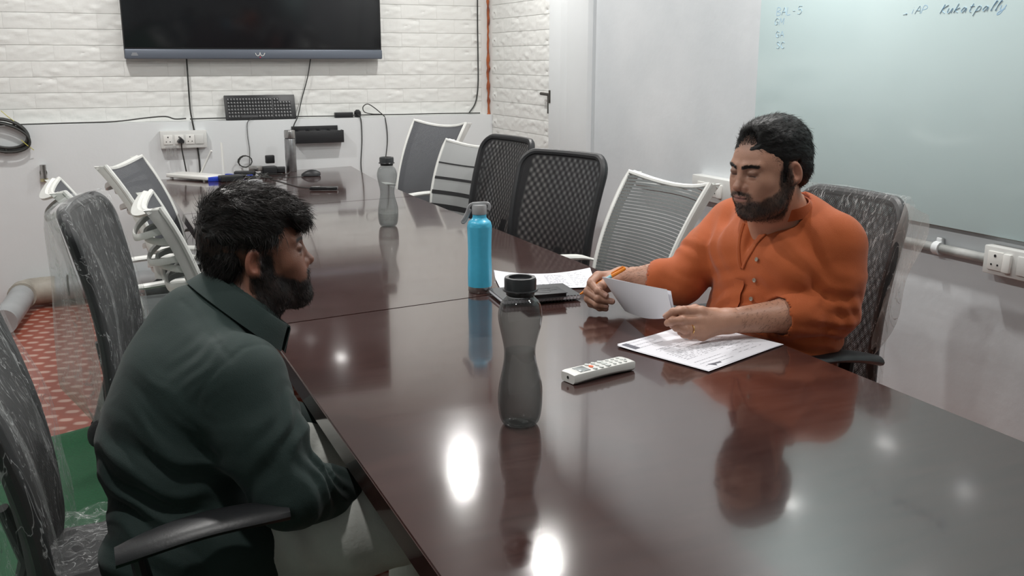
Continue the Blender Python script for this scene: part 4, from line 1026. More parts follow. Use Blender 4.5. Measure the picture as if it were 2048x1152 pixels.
def head_prims(L, F, wide=1.0, nose=1.0, eyelid='down', s=1.0, brow=1):
    U(L, ell(F, (0, -.018, .040), (.0765*wide, .094, .083)), .02)            # cranium
    U(L, ell(F, (0, .030, .012), (.066*wide, .060, .062)), .03)             # forehead / mid face
    U(L, ell(F, (0, .036, -.036), (.054*wide, .056, .066)), .03)            # lower face
    for x in (-1, 1):
        U(L, cap(F, (x*.056*wide, -.004, -.036), (x*.046*wide, .022, -.078), .016, .015), .03)   # jaw angle
        U(L, cap(F, (x*.044*wide, .028, -.080), (x*.014, .068, -.096), .017, .017), .025)
        U(L, ell(F, (x*.039*wide, .058, -.022), (.024, .022, .022)), .02)    # cheek bone
        U(L, ell(F, (x*.030*wide, .066, -.050), (.022, .022, .026)), .02)    # cheek
        U(L, cap(F, (x*.012, .0855, .022), (x*.044*wide, .070, .024), .0085, .007), .012)   # brow ridge
    U(L, ell(F, (0, .070, -.094), (.022, .020, .016)), .02)                 # chin
    for x in (-1, 1): SUB(L, ell(F, (x*.031, .099, .005), (.0175, .020, .0115)), .012)      # sockets
    U(L, cap(F, (0, .082, .014), (0, .098*1.0, -.018), .0065, .0085), .012)       # nose bridge
    U(L, ell(F, (0, .1025, -.028), (.0125*nose, .0125, .0105)), .008)
    for x in (-1, 1):
        U(L, ell(F, (x*.0135*nose, .0915, -.0315), (.0085*nose, .0105, .0085)), .006)
        SUB(L, ell(F, (x*.0075*nose, .101, -.0405), (.004, .0055, .004)), .003)
        U(L, ell(F, (x*.031, .0765, .004), (.0135, .0120, .0125)), .003)    # eyeball + closed lid mass
        U(L, ell(F, (x*.031, .079, .0075), (.0160, .0125, .0085)), .004)    # upper lid
        U(L, ell(F, (x*.031, .0775, -.0055), (.0150, .0110, .0055)), .004)   # lower lid
    U(L, ell(F, (0, .082, -.058), (.030, .016, .020)), .018)                # muzzle
    U(L, cap(F, (-.015, .0950, -.0545), (.0, .0985, -.0525), .0042, .0050), .004)
    U(L, cap(F, (.015, .0950, -.0545), (.0, .0985, -.0525), .0042, .0050), .004)
    U(L, cap(F, (-.013, .0935, -.0625), (.013, .0935, -.0625), .0055, .0055), .004)
    SUB(L, cap(F, (-.024, .0925, -.0580), (.024, .0925, -.0580), .0016, .0016, (1, .45, 1)), .003)
    SUB(L, ell(F, (0, .1005, -.0455), (.0030, .004, .006)), .004)
    for x in (-1, 1):                                                        # ears
        Q = np.array(Matrix.Rotation(x*.38, 3, 'Z')@Matrix.Rotation(-.15, 3, 'X'))
        c = (x*.0815*wide, -.012, -.004)
        U(L, ell(F, c, (.0085, .0185, .0305), Q), .006)
        SUB(L, ell(F, (c[0]+x*.0075, c[1]+.003, c[2]+.003), (.0075, .0105, .0185), Q), .004)
        U(L, ell(F, (c[0]-x*.001, c[1]+.011, c[2]-.003), (.005, .004, .007), Q), .003)
        U(L, ell(F, (c[0]-x*.001, c[1]+.006, c[2]-.024), (.006, .008, .009), Q), .004)
def head_colors(F, V, skin, beard=(.012, .010, .010), beardmask=None, hairline=None):
    p = F.L(V); C = np.tile(np.array(skin, float), (len(V), 1)); n1 = fbm(V, 60, 3, 3); n2 = fbm(V, 14, 2, 9)
    C *= (1+(n1-.5)*.16+(n2-.5)*.18)[:, None]
    x, y, z = p.T; ax = np.abs(x)
    def blend(m, col): C[:] = C*(1-m[:, None])+np.array(col)*m[:, None]
    def ss(a, b, t): t = np.clip((t-a)/(b-a), 0, 1); return t*t*(3-2*t)
    inh = (z > -.16) & (np.abs(x) < .12) & (np.abs(y) < .14)
    # redder nose, ears, cheeks ; upper lid shade painted into the eye sockets
    blend(.35*np.exp(-((y-.105)/.02)**2-((z+.03)/.02)**2)*inh, (.34, .13, .085))
    blend(.45*ss(.074, .086, ax)*(z > -.05)*(y < .03)*inh, (.36, .12, .075))
    blend(.68*np.exp(-((ax-.030)/.020)**2-((z-.005)/.011)**2)*ss(.05, .07, y)*inh, (.085, .042, .030))
    # lash line under the lowered upper lid
    blend(.9*np.exp(-((z+.0005+.6*np.clip(ax-.038, 0, 1)*.6)/.0016)**2)*ss(.017, .020, ax)*ss(.046, .042, ax)*ss(.06, .07, y)*inh, (.012, .008, .008))
    # lips
    lm = np.exp(-((z+.0585)/.0075)**4-(ax/.021)**4)*ss(.080, .088, y)*inh; blend(.85*lm, (.36, .16, .145))
    blend(.8*np.exp(-((z+.0580)/.0018)**2)*(ax < .023)*ss(.075, .085, y)*inh, (.05, .02, .018))
    # eyebrows
    bz = .0195+.004*np.sin(np.clip((ax-.008)/.04, 0, 1)*2.4); bm = np.exp(-((z-bz)/.0040)**4)*ss(.006, .010, ax)*ss(.052, .044, ax)*ss(.045, .06, y)
    blend(np.clip(bm*1.1*(.65+.6*n1), 0, .96)*inh, (.012, .010, .010))
    if beardmask is not None:
        b = np.clip(beardmask(x, y, z, n1), 0, 1)*inh; blend(b, beard)
    return np.clip(C, 0, 1)
def full_beard(th=0., dens=.95):
    def f(x, y, z, n1):
        ax = np.abs(x); ss = lambda a, b, t: (lambda q: q*q*(3-2*q))(np.clip((t-a)/(b-a), 0, 1))
        jl = -.020-.50*np.clip(y-.008, 0, .068)+th+(n1-.5)*.014     # cheek line
        m = ss(0, .014, jl-z)*ss(-.030, -.012, y)
        side = ss(.052, .058, ax)*ss(.020, .010, np.abs(y-.012))*ss(.03, .0, z)           # sideburn
        mo = np.exp(-((z+.0465+.12*ax)/.0080)**4)*ss(.034, .027, ax)*ss(.07, .08, y)        # moustache
        link = np.exp(-((ax-.029)/.0075)**2)*ss(-.040, -.048, z)*ss(-.075, -.065, z)*ss(.06, .07, y)
        lip = np.exp(-((z+.059)/.0088)**4-(ax/.0235)**4)*ss(.078, .088, y)
        under = np.exp(-((z+.072)/.003)**2-((ax-.014)/.006)**2)*.5*ss(.08, .09, y)
        neck = ss(-.150, -.118, z)
        return np.clip(np.maximum.reduce([m, side, mo, link])*(1-lip)*(1-under)*dens*(.86+.28*n1), 0, 1)*neck
    return f
def strands(name, parent, m, P, Nn, flow, length, rad, seed=0, seg=5, droop=0, jit=.25, lift=.25, curl=0, kind='stuff', clump=0):
    """tapered hair strands growing from points P along flow(P)"""
    r = np.random.default_rng(seed); n = len(P); d = flow(P)
    d = d-(d*Nn).sum(1)[:, None]*Nn; d /= np.maximum(np.linalg.norm(d, axis=1), 1e-6)[:, None]
    d = d+r.normal(0, jit, (n, 3))+Nn*lift; d /= np.linalg.norm(d, axis=1)[:, None]
    ln = length*(.6+.6*r.random(n)) if np.isscalar(length) else length*(.7+.5*r.random(n)); pos = P.copy(); pts = [pos-Nn*.0012]
    side = np.cross(d, Nn); ph = r.random(n)*6.28
    if clump: cl = (vnoise(P, clump, 5)-.5)[:, None]
    for k in range(seg):
        step = d*(ln/seg)[:, None]
        pos = pos+step; pts.append(pos.copy())
        d = d-Nn*(lift*1.5/seg)+side*(curl*np.sin(ph+k*1.5))[:, None]+np.array((0, 0, -droop/seg))
        if clump: d = d+side*cl*.5
        d /= np.linalg.norm(d, axis=1)[:, None]
    pts = np.stack(pts, 1)                              # n, seg+1, 3
    t = pts[:, -1]-pts[:, 0]; t /= np.maximum(np.linalg.norm(t, axis=1), 1e-6)[:, None]
    a = np.cross(t, Nn); a /= np.maximum(np.linalg.norm(a, axis=1), 1e-6)[:, None]; b = np.cross(t, a)
    V = []; rr_ = rad*(.7+.6*r.random(n))
    for k in range(seg+1):
        w_ = rr_*(1-(k/seg)**2*.85)
        for q in range(3):
            an = 2*PI*q/3; V.append(pts[:, k]+(a*math.cos(an)+b*math.sin(an))*w_[:, None])
    V = np.stack(V, 1); nv = 3*(seg+1); base = (np.arange(n)*nv)[:, None]
    fc = []
    for k in range(seg):
        for q in range(3): fc.append(base+np.array([k*3+q, k*3+(q+1) % 3, (k+1)*3+(q+1) % 3, (k+1)*3+q]))
    Fc = np.concatenate(fc)
    o = fast_mesh(name, V.reshape(-1, 3), Fc, m, parent); 
    if kind: o['kind'] = kind
    return o
def fast_mesh(name, V, Q, m, parent=None, cols=None, smooth=True):
    me = bpy.data.meshes.new(name); nq = len(Q); k = Q.shape[1]
    me.vertices.add(len(V)); me.vertices.foreach_set('co', np.asarray(V, np.float32).ravel())
    me.loops.add(nq*k); me.loops.foreach_set('vertex_index', np.asarray(Q, np.int32).ravel())
    me.polygons.add(nq); me.polygons.foreach_set('loop_start', np.arange(0, nq*k, k, dtype=np.int32)); me.polygons.foreach_set('loop_total', np.full(nq, k, np.int32))
    me.update(calc_edges=True); me.validate()
    if smooth: me.polygons.foreach_set('use_smooth', [True]*len(me.polygons))
    if cols is not None:
        ca = me.color_attributes.new('Col', 'FLOAT_COLOR', 'POINT'); c4 = np.ones((len(V), 4), np.float32); c4[:, :3] = cols; ca.data.foreach_set('color', c4.ravel())
    me.materials.append(M[m] if isinstance(m, str) else m)
    return link(bpy.data.objects.new(name, me), parent)
def refine(V, Q, mask):
    """one catmull-like split of the quads whose verts satisfy mask (all others kept, T-junction free by splitting whole region boundary into ngons is skipped: boundary quads stay)"""
    sel = mask[Q].all(1); q = Q[sel]; e = np.concatenate([q[:, [0, 1]], q[:, [1, 2]], q[:, [2, 3]], q[:, [3, 0]]]); es = np.sort(e, 1)
    key, inv = np.unique(es[:, 0].astype(np.int64)*(len(V)+1)+es[:, 1], return_inverse=True); a = (key//(len(V)+1)).astype(int); b = (key % (len(V)+1)).astype(int)
    mid = (V[a]+V[b])/2; n0 = len(V); m_id = n0+inv.reshape(4, -1); c_id = n0+len(mid)+np.arange(len(q)); cen = V[q].mean(1)
    V2 = np.concatenate([V, mid, cen]); out = []
    for k in range(4): out.append(np.stack([q[:, k], m_id[k], c_id, m_id[(k+3) % 4]], 1))
    # neighbours of the refined region become triangle fans around the split edges
    rest = Q[~sel]; ek = {int(x): n0+i for i, x in enumerate(key)}; keep = []; ng = []
    touch = mask[rest].sum(1) >= 2
    for f in rest[touch]:
        r_ = []; sp = False
        for k in range(4):
            u, v = int(f[k]), int(f[(k+1) % 4]); r_.append(u); kk = min(u, v)*(len(V)+1)+max(u, v)
            if kk in ek: r_.append(ek[kk]); sp = True
        ng.append(r_)
    return V2, np.concatenate(out+[rest[~touch]]), ng
def skin_mesh(name, V, Q, ng, m, parent, cols):
    tris = []
    for f in ng:
        if len(f) == 4: tris.append((f[0], f[1], f[2], f[3]))
        else:
            for i in range(1, len(f)-1): tris.append((f[0], f[i], f[i+1], f[i+1]))
    quads = [t for t in tris if t[2] != t[3]]; tr = [t[:3] for t in tris if t[2] == t[3]]
    me = bpy.data.meshes.new(name); allq = Q.tolist()+quads+tr
    me.vertices.add(len(V)); me.vertices.foreach_set('co', np.asarray(V, np.float32).ravel())
    lt = np.array([len(f) for f in allq], np.int32); flat = np.fromiter((i for f in allq for i in f), np.int32)
    me.loops.add(len(flat)); me.loops.foreach_set('vertex_index', flat); me.polygons.add(len(lt))
    me.polygons.foreach_set('loop_start', np.concatenate([[0], np.cumsum(lt)[:-1]]).astype(np.int32)); me.polygons.foreach_set('loop_total', lt)
    me.update(calc_edges=True); me.validate(); me.polygons.foreach_set('use_smooth', [True]*len(me.polygons))
    ca = me.color_attributes.new('Col', 'FLOAT_COLOR', 'POINT'); c4 = np.ones((len(V), 4), np.float32); c4[:, :3] = cols; ca.data.foreach_set('color', c4.ravel())
    me.materials.append(M[m]); return link(bpy.data.objects.new(name, me), parent)
def vnormals(V, Q):
    a = V[Q[:, 1]]-V[Q[:, 0]]; b = V[Q[:, 2]]-V[Q[:, 0]]; fn = np.cross(a, b); N_ = np.zeros_like(V)
    for k in range(3): np.add.at(N_, Q[:, k], fn)
    return N_/np.maximum(np.linalg.norm(N_, axis=1), 1e-12)[:, None]
def scatter(V, Q, n, mask, seed=0):
    r = np.random.default_rng(seed); a = np.linalg.norm(np.cross(V[Q[:, 1]]-V[Q[:, 0]], V[Q[:, 2]]-V[Q[:, 0]]), axis=1)*mask[Q].mean(1)
    f = r.choice(len(Q), n, p=a/a.sum()); w_ = r.dirichlet((1, 1, 1, 1), n); Nn = vnormals(V, Q)
    P = (V[Q[f]]*w_[:, :, None]).sum(1); N_ = (Nn[Q[f]]*w_[:, :, None]).sum(1); return P, N_/np.linalg.norm(N_, axis=1)[:, None]
M['skinA'] = mat('skin_warm', (.36, .17, .11), .48, attr='Col', bump=.0004, bscale=420); M['skinB'] = mat('skin_brown', (.2, .09, .06), .48, attr='Col', bump=.0004, bscale=420)
for k in ('skinA', 'skinB'):
    b = M[k].node_tree.nodes['Principled BSDF']; b.inputs['Subsurface Weight'].default_value = .08; b.inputs['Subsurface Radius'].default_value = (.006, .002, .001); b.inputs['Subsurface Scale'].default_value = 1
M['hair'] = mat('black_hair', (.007, .0065, .0065), .5, spec=.3, bump=.0006, bscale=300); M['hairB'] = mat('dark_brown_hair', (.013, .010, .009), .42, spec=.4)
M['beard'] = mat('beard_hair', (.012, .009, .008), .6)
M['armhair'] = mat('arm_hair', (.03, .018, .012), .7)
M['shirtA'] = mat('orange_cotton', (.46, .100, .022), .85, noise_amt=.10, nscale=7, bump=.0006, bscale=520, sheen=.15)
M['shirtB'] = mat('dark_green_cotton', (.013, .031, .028), .8, noise_amt=.08, nscale=7, bump=.0005, bscale=520, sheen=.08)
M['nail'] = mat('fingernail', (.48, .27, .21), .3)
# ================================================================ PEOPLE
W0 = Fr()
def hp(u, v, d): return at(u, v, d=d)
def fold(c, d, pitch, amp, rad, wob=1.2, sharp=1.6):
    c = np.array(c, float); d = np.array(d, float); d /= np.linalg.norm(d)
    def f(P):
        q = P-c; r2 = (q*q).sum(1)/rad**2; m = r2 < 5; out = np.zeros(len(P))
        if m.any():
            n1 = (vnoise(P[m], 14, 3)-.5)*wob*2; s_ = np.sin(2*PI*(q[m]@d)/pitch+n1*2.5); out[m] = -amp*(np.abs(s_)**sharp*np.sign(s_))*np.exp(-r2[m])
        return out
    return Prim(f, .01, 'd')
def wrinkle(amp, s, seed=0, aniso=(1, 1, 1)):
    an = np.array(aniso, float)
    def f(P): n1 = np.abs(fbm(P*an, s, 2, seed)-.5)*2; return amp*(n1-.35)
    return Prim(f, .01, 'd')
def creases(seg, amp=.004):
    """soft capsule ridges: list of (points, radius)"""
    L = []
    for pts, r in seg:
        for a, b in zip(pts, pts[1:]): L.append(Prim(cap(W0, a, b, r, r), .022, 'u'))
    return L
def ray_hit(L, u, v, t0=1.3, t1=3.2):
    r = at(u, v, d=1)-_C; r = r/np.linalg.norm(r); t = t0
    for _ in range(80):
        d = sdf_eval(L, (_C+r*t)[None])[0]
        if d < .0006: break
        t += max(d*.8, .0004)
        if t > t1: return None, None
    P = _C+r*t; g = grad(L, P[None])[0]; return P, g/np.linalg.norm(g)
def finger(L, pts, r0, r1, k=.007):
    n = len(pts); rs = [r0+(r1-r0)*i/(n-1) for i in range(n)]
    for i in range(n-1):
        U(L, cap(W0, pts[i], pts[i+1], rs[i], rs[i+1]), .010 if i == 0 else .004)
        if i: U(L, ell(W0, pts[i], (rs[i]*1.06,)*3), .004)
def nail(parent, tip, prev, up, r):
    t = np.array(tip)-np.array(prev); t /= np.linalg.norm(t); up = np.array(up, float); up = up-t*(up@t); up /= np.linalg.norm(up); s_ = np.cross(t, up); rows = []
    for i in range(6):
        a = -.85+1.7*i/5
        rows.append([np.array(tip)+t*(x_*r)+(s_*math.sin(a)*.86+up*math.cos(a)*.98)*r*(1.03 if abs(x_) < .7 else .96) for x_ in (-.75, -.3, .2, .62)])
    return MB().grid(rows, .0004).build('fingernail', 'nail', parent)
# ------------------------------------------------------------------ person A, orange shirt
A = empty('person', (1.68, 2.02, 0), 0, 'bearded person in an orange shirt with rolled sleeves, reading papers and holding a pen', 'person')
AH = head_frame((1.530, 1.917, 1.160), math.radians(90+6), math.radians(-7), math.radians(0), .95)
AT = Fr((1.655, 2.00, .90), np.array(Matrix.Rotation(math.radians(90+8), 3, 'Z')))
shL, shR = AT.W((-.168, -.02, .065)), AT.W((.190, -.01, .072))
elL = hp(1668, 622, 2.43); wrL = hp(1456, 642, 2.365); elR = hp(1300, 520, 2.80); wrR = hp(1243, 556, 2.705)
elR = AT.W((.205, .16, -.075)); 
cuR = elR+(wrR-elR)*.33; cuL = elL+(wrL-elL)*.42
# clothing
S1 = []
U(S1, ell(AT, (0, -.005, .00), (.190, .128, .165)), .03)
U(S1, ell(AT, (0, .010, -.155), (.200, .155, .17)), .05)
U(S1, ell(AT, (0, -.01, -.33), (.195, .15, .13)), .05)
U(S1, cap(AT, (-.15, -.015, .095), (-.04, -.015, .135), .055, .055), .05); U(S1, cap(AT, (.15, -.015, .095), (.04, -.015, .135), .055, .055), .05)
for x in (-1, 1): U(S1, ell(AT, (x*.085, .085, .01), (.085, .050, .065)), .05)
for s_, e_, c_ in ((shL, elL, cuL), (shR, elR, cuR)):
    U(S1, cap(W0, s_, (s_+e_)/2, .071, .068), .04); U(S1, cap(W0, (s_+e_)/2, e_, .071, .060), .02); U(S1, cap(W0, e_, c_, .062, .056), .02)
    dd = (c_-e_)/np.linalg.norm(c_-e_)
    U(S1, cap(W0, c_-dd*.036, c_-dd*.004, .0615, .0600), .006)
dL = (wrL-elL)/np.linalg.norm(wrL-elL); dR = (wrR-elR)/np.linalg.norm(wrR-elR)
BODY_A = []
U(BODY_A, ell(AT, (0, -.005, .00), (.176, .114, .152)), .03); U(BODY_A, ell(AT, (0, .008, -.155), (.186, .140, .16)), .05); U(BODY_A, ell(AT, (0, -.01, -.33), (.18, .135, .12)), .05)
U(BODY_A, cap(AT, (-.15, -.015, .082), (-.03, -.01, .12), .05, .052), .05); U(BODY_A, cap(AT, (.15, -.015, .082), (.03, -.01, .12), .05, .052), .05)
U(BODY_A, cap(W0, AT.W((0, .01, .12)), AH.W((0, -.018, -.045)), .066, .060), .035)
U(BODY_A, cap(W0, AT.W((0, .03, .10)), AH.W((0, .020, -.075)), .050, .045), .04)
U(BODY_A, ell(AH, (0, .030, -.095), (.042, .040, .020)), .03)
head_prims(BODY_A, AH, wide=1.04, nose=1.15)
for s_, e_, c_, w_, d_ in ((shL, elL, cuL, wrL, dL), (shR, elR, cuR, wrR, dR)):
    U(BODY_A, cap(W0, s_, e_, .058, .045), .03)
    m_ = e_+(w_-e_)*.42
    U(BODY_A, cap(W0, e_, m_, .042, .0440), .02); U(BODY_A, cap(W0, m_, w_, .0440, .029), .02)
# left hand
HL = dict(idx=[hp(1403, 623, 2.335), hp(1368, 621, 2.305), hp(1347, 624, 2.300), hp(1333, 632, 2.312)], mid=[hp(1399, 641, 2.325), hp(1364, 641, 2.290), hp(1345, 642, 2.292), hp(1335, 646, 2.305)],
          rng=[hp(1399, 659, 2.322), hp(1370, 659, 2.293), hp(1353, 655, 2.297), hp(1345, 651, 2.31)], pin=[hp(1405, 672, 2.330), hp(1381, 671, 2.305), hp(1368, 669, 2.305), hp(1360, 665, 2.315)],
          thb=[hp(1430, 630, 2.385), hp(1390, 620, 2.385), hp(1358, 622, 2.37), hp(1338, 630, 2.355)])
def hand(L, wr, H, s=1.0):
    for k_, r_ in (('idx', .0125), ('mid', .0135), ('rng', .0130), ('pin', .0115)): U(L, cap(W0, wr, H[k_][0], .0215*s, r_*s), .016)
    U(L, cap(W0, wr, H['thb'][0], .022*s, .017*s), .016)
    for k_, a, b in (('idx', .0108, .0082), ('mid', .0112, .0084), ('rng', .0106, .0080), ('pin', .0094, .0070), ('thb', .0150, .0095)): finger(L, H[k_], a*s, b*s)
hand(BODY_A, wrL, HL)
HR = dict(idx=[hp(1196, 552, 2.665), hp(1182, 566, 2.620), hp(1196, 582, 2.590), hp(1212, 591, 2.580)], mid=[hp(1186, 563, 2.670), hp(1175, 583, 2.620), hp(1196, 597, 2.590), hp(1224, 603, 2.585)],
          rng=[hp(1182, 577, 2.670), hp(1176, 598, 2.625), hp(1194, 609, 2.600), hp(1212, 612, 2.598)], pin=[hp(1185, 590, 2.668), hp(1182, 608, 2.630), hp(1199, 616, 2.612), hp(1212, 618, 2.61)],
          thb=[hp(1228, 561, 2.675), hp(1214, 563, 2.640), hp(1203, 572, 2.612), hp(1199, 581, 2.602)])
hand(BODY_A, wrR, HR, 1.0)
# shirt openings: neck, V front, cuffs
S1C = list(S1); U(S1C, cap(W0, AT.W((0, .01, .12)), AH.W((0, -.018, -.045)), .072, .068), .02)
SUB(S1, cap(W0, AT.W((0, -.005, .12)), AH.W((0, -.02, -.06)), .072, .078), .006)
SUB(S1, cap(AT, (0, .075, .165), (-.0, .135, .035), .046, .003), .006)
for e_, c_, d_ in ((elL, cuL, dL), (elR, cuR, dR)): SUB(S1, cap(W0, c_+d_*.012, c_+d_*.12, .0455, .058), .003)
S1 += [wrinkle(.0045, 7, 2, (1, 1, .6)), fold(shL*.25+elL*.75, (elL-shL)+np.array((.08, 0, 0)), .055, .0045, .07, 2.2), fold(elL, dL*.3+(elL-shL), .040, .0055, .065, 2.0), fold(shR*.3+elR*.7, (elR-shR), .050, .005, .08, 2.2), fold(shL+np.array((-.05, .06, -.05)), (.4, .9, .25), .045, .005, .07, 1.5), fold(AT.W((-.12, .06, .05)), (.3, -.6, .8), .05, .004, .09),
       fold(AT.W((.02, .13, -.16)), (0, .35, 1), .050, .006, .12), fold(AT.W((-.16, .02, -.14)), (.2, -.2, 1), .04, .006, .10), fold(AT.W((.13, .08, .03)), (.1, -.9, .5), .05, .0045, .09), fold(AT.W((0, .12, -.25)), (0, .1, 1), .04, .004, .10)]
V, Q = surface(S1, (1.28, 1.68, .44), (1.93, 2.46, 1.12), .005)
shirtA = fast_mesh('shirt', V, Q, 'shirtA', A)
V, Q = surface(BODY_A, (1.12, 1.66, .46), (1.92, 2.46, 1.33), .0032)
mask = (AH.L(V)[:, 1] > -.03) & (AH.L(V)[:, 2] > -.15)
hands = (np.linalg.norm(V-HL['mid'][1], axis=1) < .10) | (np.linalg.norm(V-HR['mid'][1], axis=1) < .10)
V, Q, ng = refine(V, Q, mask | hands); V = project(BODY_A, V)
cols = head_colors(AH, V, (.47, .25, .17), beardmask=full_beard(-.004, .9), beard=(.03, .022, .018))
lp = AH.L(V)
# thinning scalp: darker skin where the hair is sparse
sc = np.clip((lp[:, 2]-.062)/.022, 0, 1)*(lp[:, 1] > -.02); cols = cols*(1-.45*np.clip(sc*1.3, 0, 1)[:, None]*np.clip(.5+fbm(V, 90, 2, 4), 0, 1)[:, None])
# knuckle tint, whole right hand slightly darker
for H in (HL, HR):
    for k_ in ('idx', 'mid', 'rng', 'pin'):
        for q in (0, 1, 2):
            w_ = np.exp(-((V-H[k_][q])**2).sum(1)/.009**2)[:, None]*.35; cols = cols*(1-w_)+np.array((.25, .11, .075))*w_
cols[np.linalg.norm(V-HR['mid'][1], axis=1) < .12] *= .93
VA, QA = V, Q
bodyA = skin_mesh('body', V, Q, ng, 'skinA', A, cols)
for H, up in ((HL, (-.55, -.6, .55)), (HR, (-.3, -.85, .3))):
    for k_, r_ in (('idx', .0086), ('mid', .0088), ('rng', .0084), ('pin', .0074)):
        if H is HL and k_ != 'idx': continue
        nail(bodyA, H[k_][3], H[k_][2], up, r_)
# finger ring
a, b = HL['rng'][0], HL['rng'][1]; c_ = a*.38+b*.62; t = (b-a)/np.linalg.norm(b-a); n1 = np.cross(t, (0, 0, 1)); n1 /= np.linalg.norm(n1); n2 = np.cross(t, n1)
MB().tube([c_+(n1*math.cos(q)+n2*math.sin(q))*.0118 for q in np.linspace(0, 2*PI, 25)[:-1]], .0014, 6, closed=True, sq=1.3).build('gold_ring', 'gold', A)
# arm hair
def near_seg(V, a, b):
    ab = b-a; t = np.clip((V-a)@ab/(ab@ab), 0, 1); return t, np.linalg.norm(V-a-t[:, None]*ab, axis=1)
for e_, c_, w_ in ((elL, cuL, wrL), (elR, cuR, wrR)):
    t, dist = near_seg(V, e_, w_); mk = ((t > .3) & (t < .95) & (dist < .055)).astype(float)
    P, N_ = scatter(V, Q, 750, mk, 5)
    ax_ = (w_-e_)/np.linalg.norm(w_-e_)
    strands('arm_hair', bodyA, 'armhair', P, N_, lambda P, ax_=ax_: np.tile(ax_+np.array((0, 0, -.7)), (len(P), 1)), .012, .00022, 3, seg=3, jit=.35, lift=.25)
# hair
HA = []
U(HA, ell(AH, (0, -.018, .042), (.0835, .101, .086)), .015); U(HA, ell(AH, (0, -.040, .048), (.080, .086, .084)), .02); U(HA, ell(AH, (0, .010, .100), (.055, .060, .030)), .02)
U(HA, ell(AH, (0, -.070, -.01), (.070, .045, .06)), .03)
def half(fr, n, c):
    n = np.array(n, float); l = np.linalg.norm(n); n /= l; c /= l
    return lambda P: (c-fr.L(P)@n)*fr.s
CUT(HA, half(AH, (0, -1.0, .92), -.021), .008)     # front hairline
CUT(HA, half(AH, (0, 0, 1), -.082), .01)
def ear_gap(P): q = AH.L(P); return np.maximum(np.maximum(q[:, 2]-.028, -.030-q[:, 1]), q[:, 1]-.008)
SUB(HA, ear_gap, .006)
for x in (-1, 1): SUB(HA, ell(AH, (x*.050, .105, .052), (.032, .038, .020)), .010)
U(HA, cap(AH, (-.072, .012, .02), (-.068, .014, -.022), .008, .006), .01); U(HA, cap(AH, (.072, .012, .02), (.068, .014, -.022), .008, .006), .01)
SUB(HA, ell(AH, (.002, .088, .098), (.050, .038, .030)), .014)     # receding front
def hair_noise(amp, s, fr, seed):
    def f(P): q = fr.L(P)*np.array((1., .45, .8)); return (fbm(q, s, 3, seed)-.5)*amp
    return Prim(f, .01, 'd')
HA.append(hair_noise(.009, 60, AH, 4))
Vh, Qh = surface(HA, AH.t-.16, AH.t+.16, .0032)
hairA = fast_mesh('hair', Vh, Qh, 'hair', A)
P, N_ = scatter(Vh, Qh, 5200, np.ones(len(Vh)), 6)
def flowA(P):
    q = AH.L(P); l = np.stack([q[:, 0]*2.2-.012, -.9+0*q[:, 1], -.20-q[:, 2]*.0-np.clip(-q[:, 1], 0, 1)*9], 1); return l@AH.R.T
strands('hair_strands', hairA, 'hair', P, N_, flowA, .018, .00040, 2, seg=4, jit=.2, lift=.10)
# sparse strands over the thinning front
mk = (np.abs(lp[:, 0]) < .052)*(lp[:, 1] > .035)*(lp[:, 1] < .088)*(lp[:, 2] > .072)*(lp[:, 2] < .115)
P, N_ = scatter(V, Q, 900, mk.astype(float), 8)
strands('hair_strands', hairA, 'hair', P, N_, flowA, .022, .00034, 4, seg=4, jit=.3, lift=.2)
# beard and brows as short hairs
fb = full_beard(-.008)
def bmask(V, fr): q = fr.L(V); return fb(q[:, 0], q[:, 1], q[:, 2], np.full(len(V), .5))*(q[:, 2] > -.14)*(np.abs(q[:, 0]) < .1)*(np.linalg.norm(q, axis=1) < .16)
P, N_ = scatter(V, Q, 3000, bmask(V, AH), 9)
bA = strands('beard', bodyA, 'beard', P, N_, lambda P: np.tile(AH.R@np.array((0, .15, -1)), (len(P), 1)), .0075, .00032, 3, seg=3, jit=.3, lift=.45)
q = lp; bz = .0195+.004*np.sin(np.clip((np.abs(q[:, 0])-.008)/.04, 0, 1)*2.4); mk = ((np.abs(q[:, 2]-bz) < .0040)*(np.abs(q[:, 0]) > .008)*(np.abs(q[:, 0]) < .05)*(q[:, 1] > .05)).astype(float)
P, N_ = scatter(V, Q, 700, mk, 10)
strands('eyebrows', bodyA, 'beard', P, N_, lambda P: (np.sign(AH.L(P)[:, :1])*np.array((1., 0, 0))+np.array((0, 0, .25)))@AH.R.T, .0075, .0003, 3, seg=3, jit=.2, lift=.2)
# collar flaps and placket
def on_front(x, z, off=.004):
    p = AT.W((x, .35, z)); d = -AT.R[:, 1]; t = 0
    for _ in range(60):
        v = sdf_eval(S1, (p+d*t)[None])[0]
        if v < .0008: break
        t += max(v*.7, .0005)
        if t > .6: break
    return p+d*(t-off)
rows = []
cA0 = AT.W((0, .008, .118)); cA1 = AH.W((0, -.02, -.05)); an = (cA1-cA0)/np.linalg.norm(cA1-cA0)
for i in range(31):
    t = -1+2*i/30; a_ = t*2.55; f_ = (1-math.cos(a_))/2
    dv = -AT.R[:, 1]*math.cos(a_)*.079+AT.R[:, 0]*math.sin(a_)*.080; o_ = dv/np.linalg.norm(dv)
    p0 = cA0+dv*(1-.04*(1-f_))+an*(.090-.058*f_)+AT.R[:, 1]*(.012*f_-.004)
    rows.append([p0-an*.03, p0+an*.012, p0+an*.015+o_*.003, p0+an*.009+o_*.006, p0-an*.010+o_*.013, p0-an*(.022+.010*f_)+o_*(.020+.004*f_)])
MB().grid(rows, .0014).build('collar', 'shirtA', A)
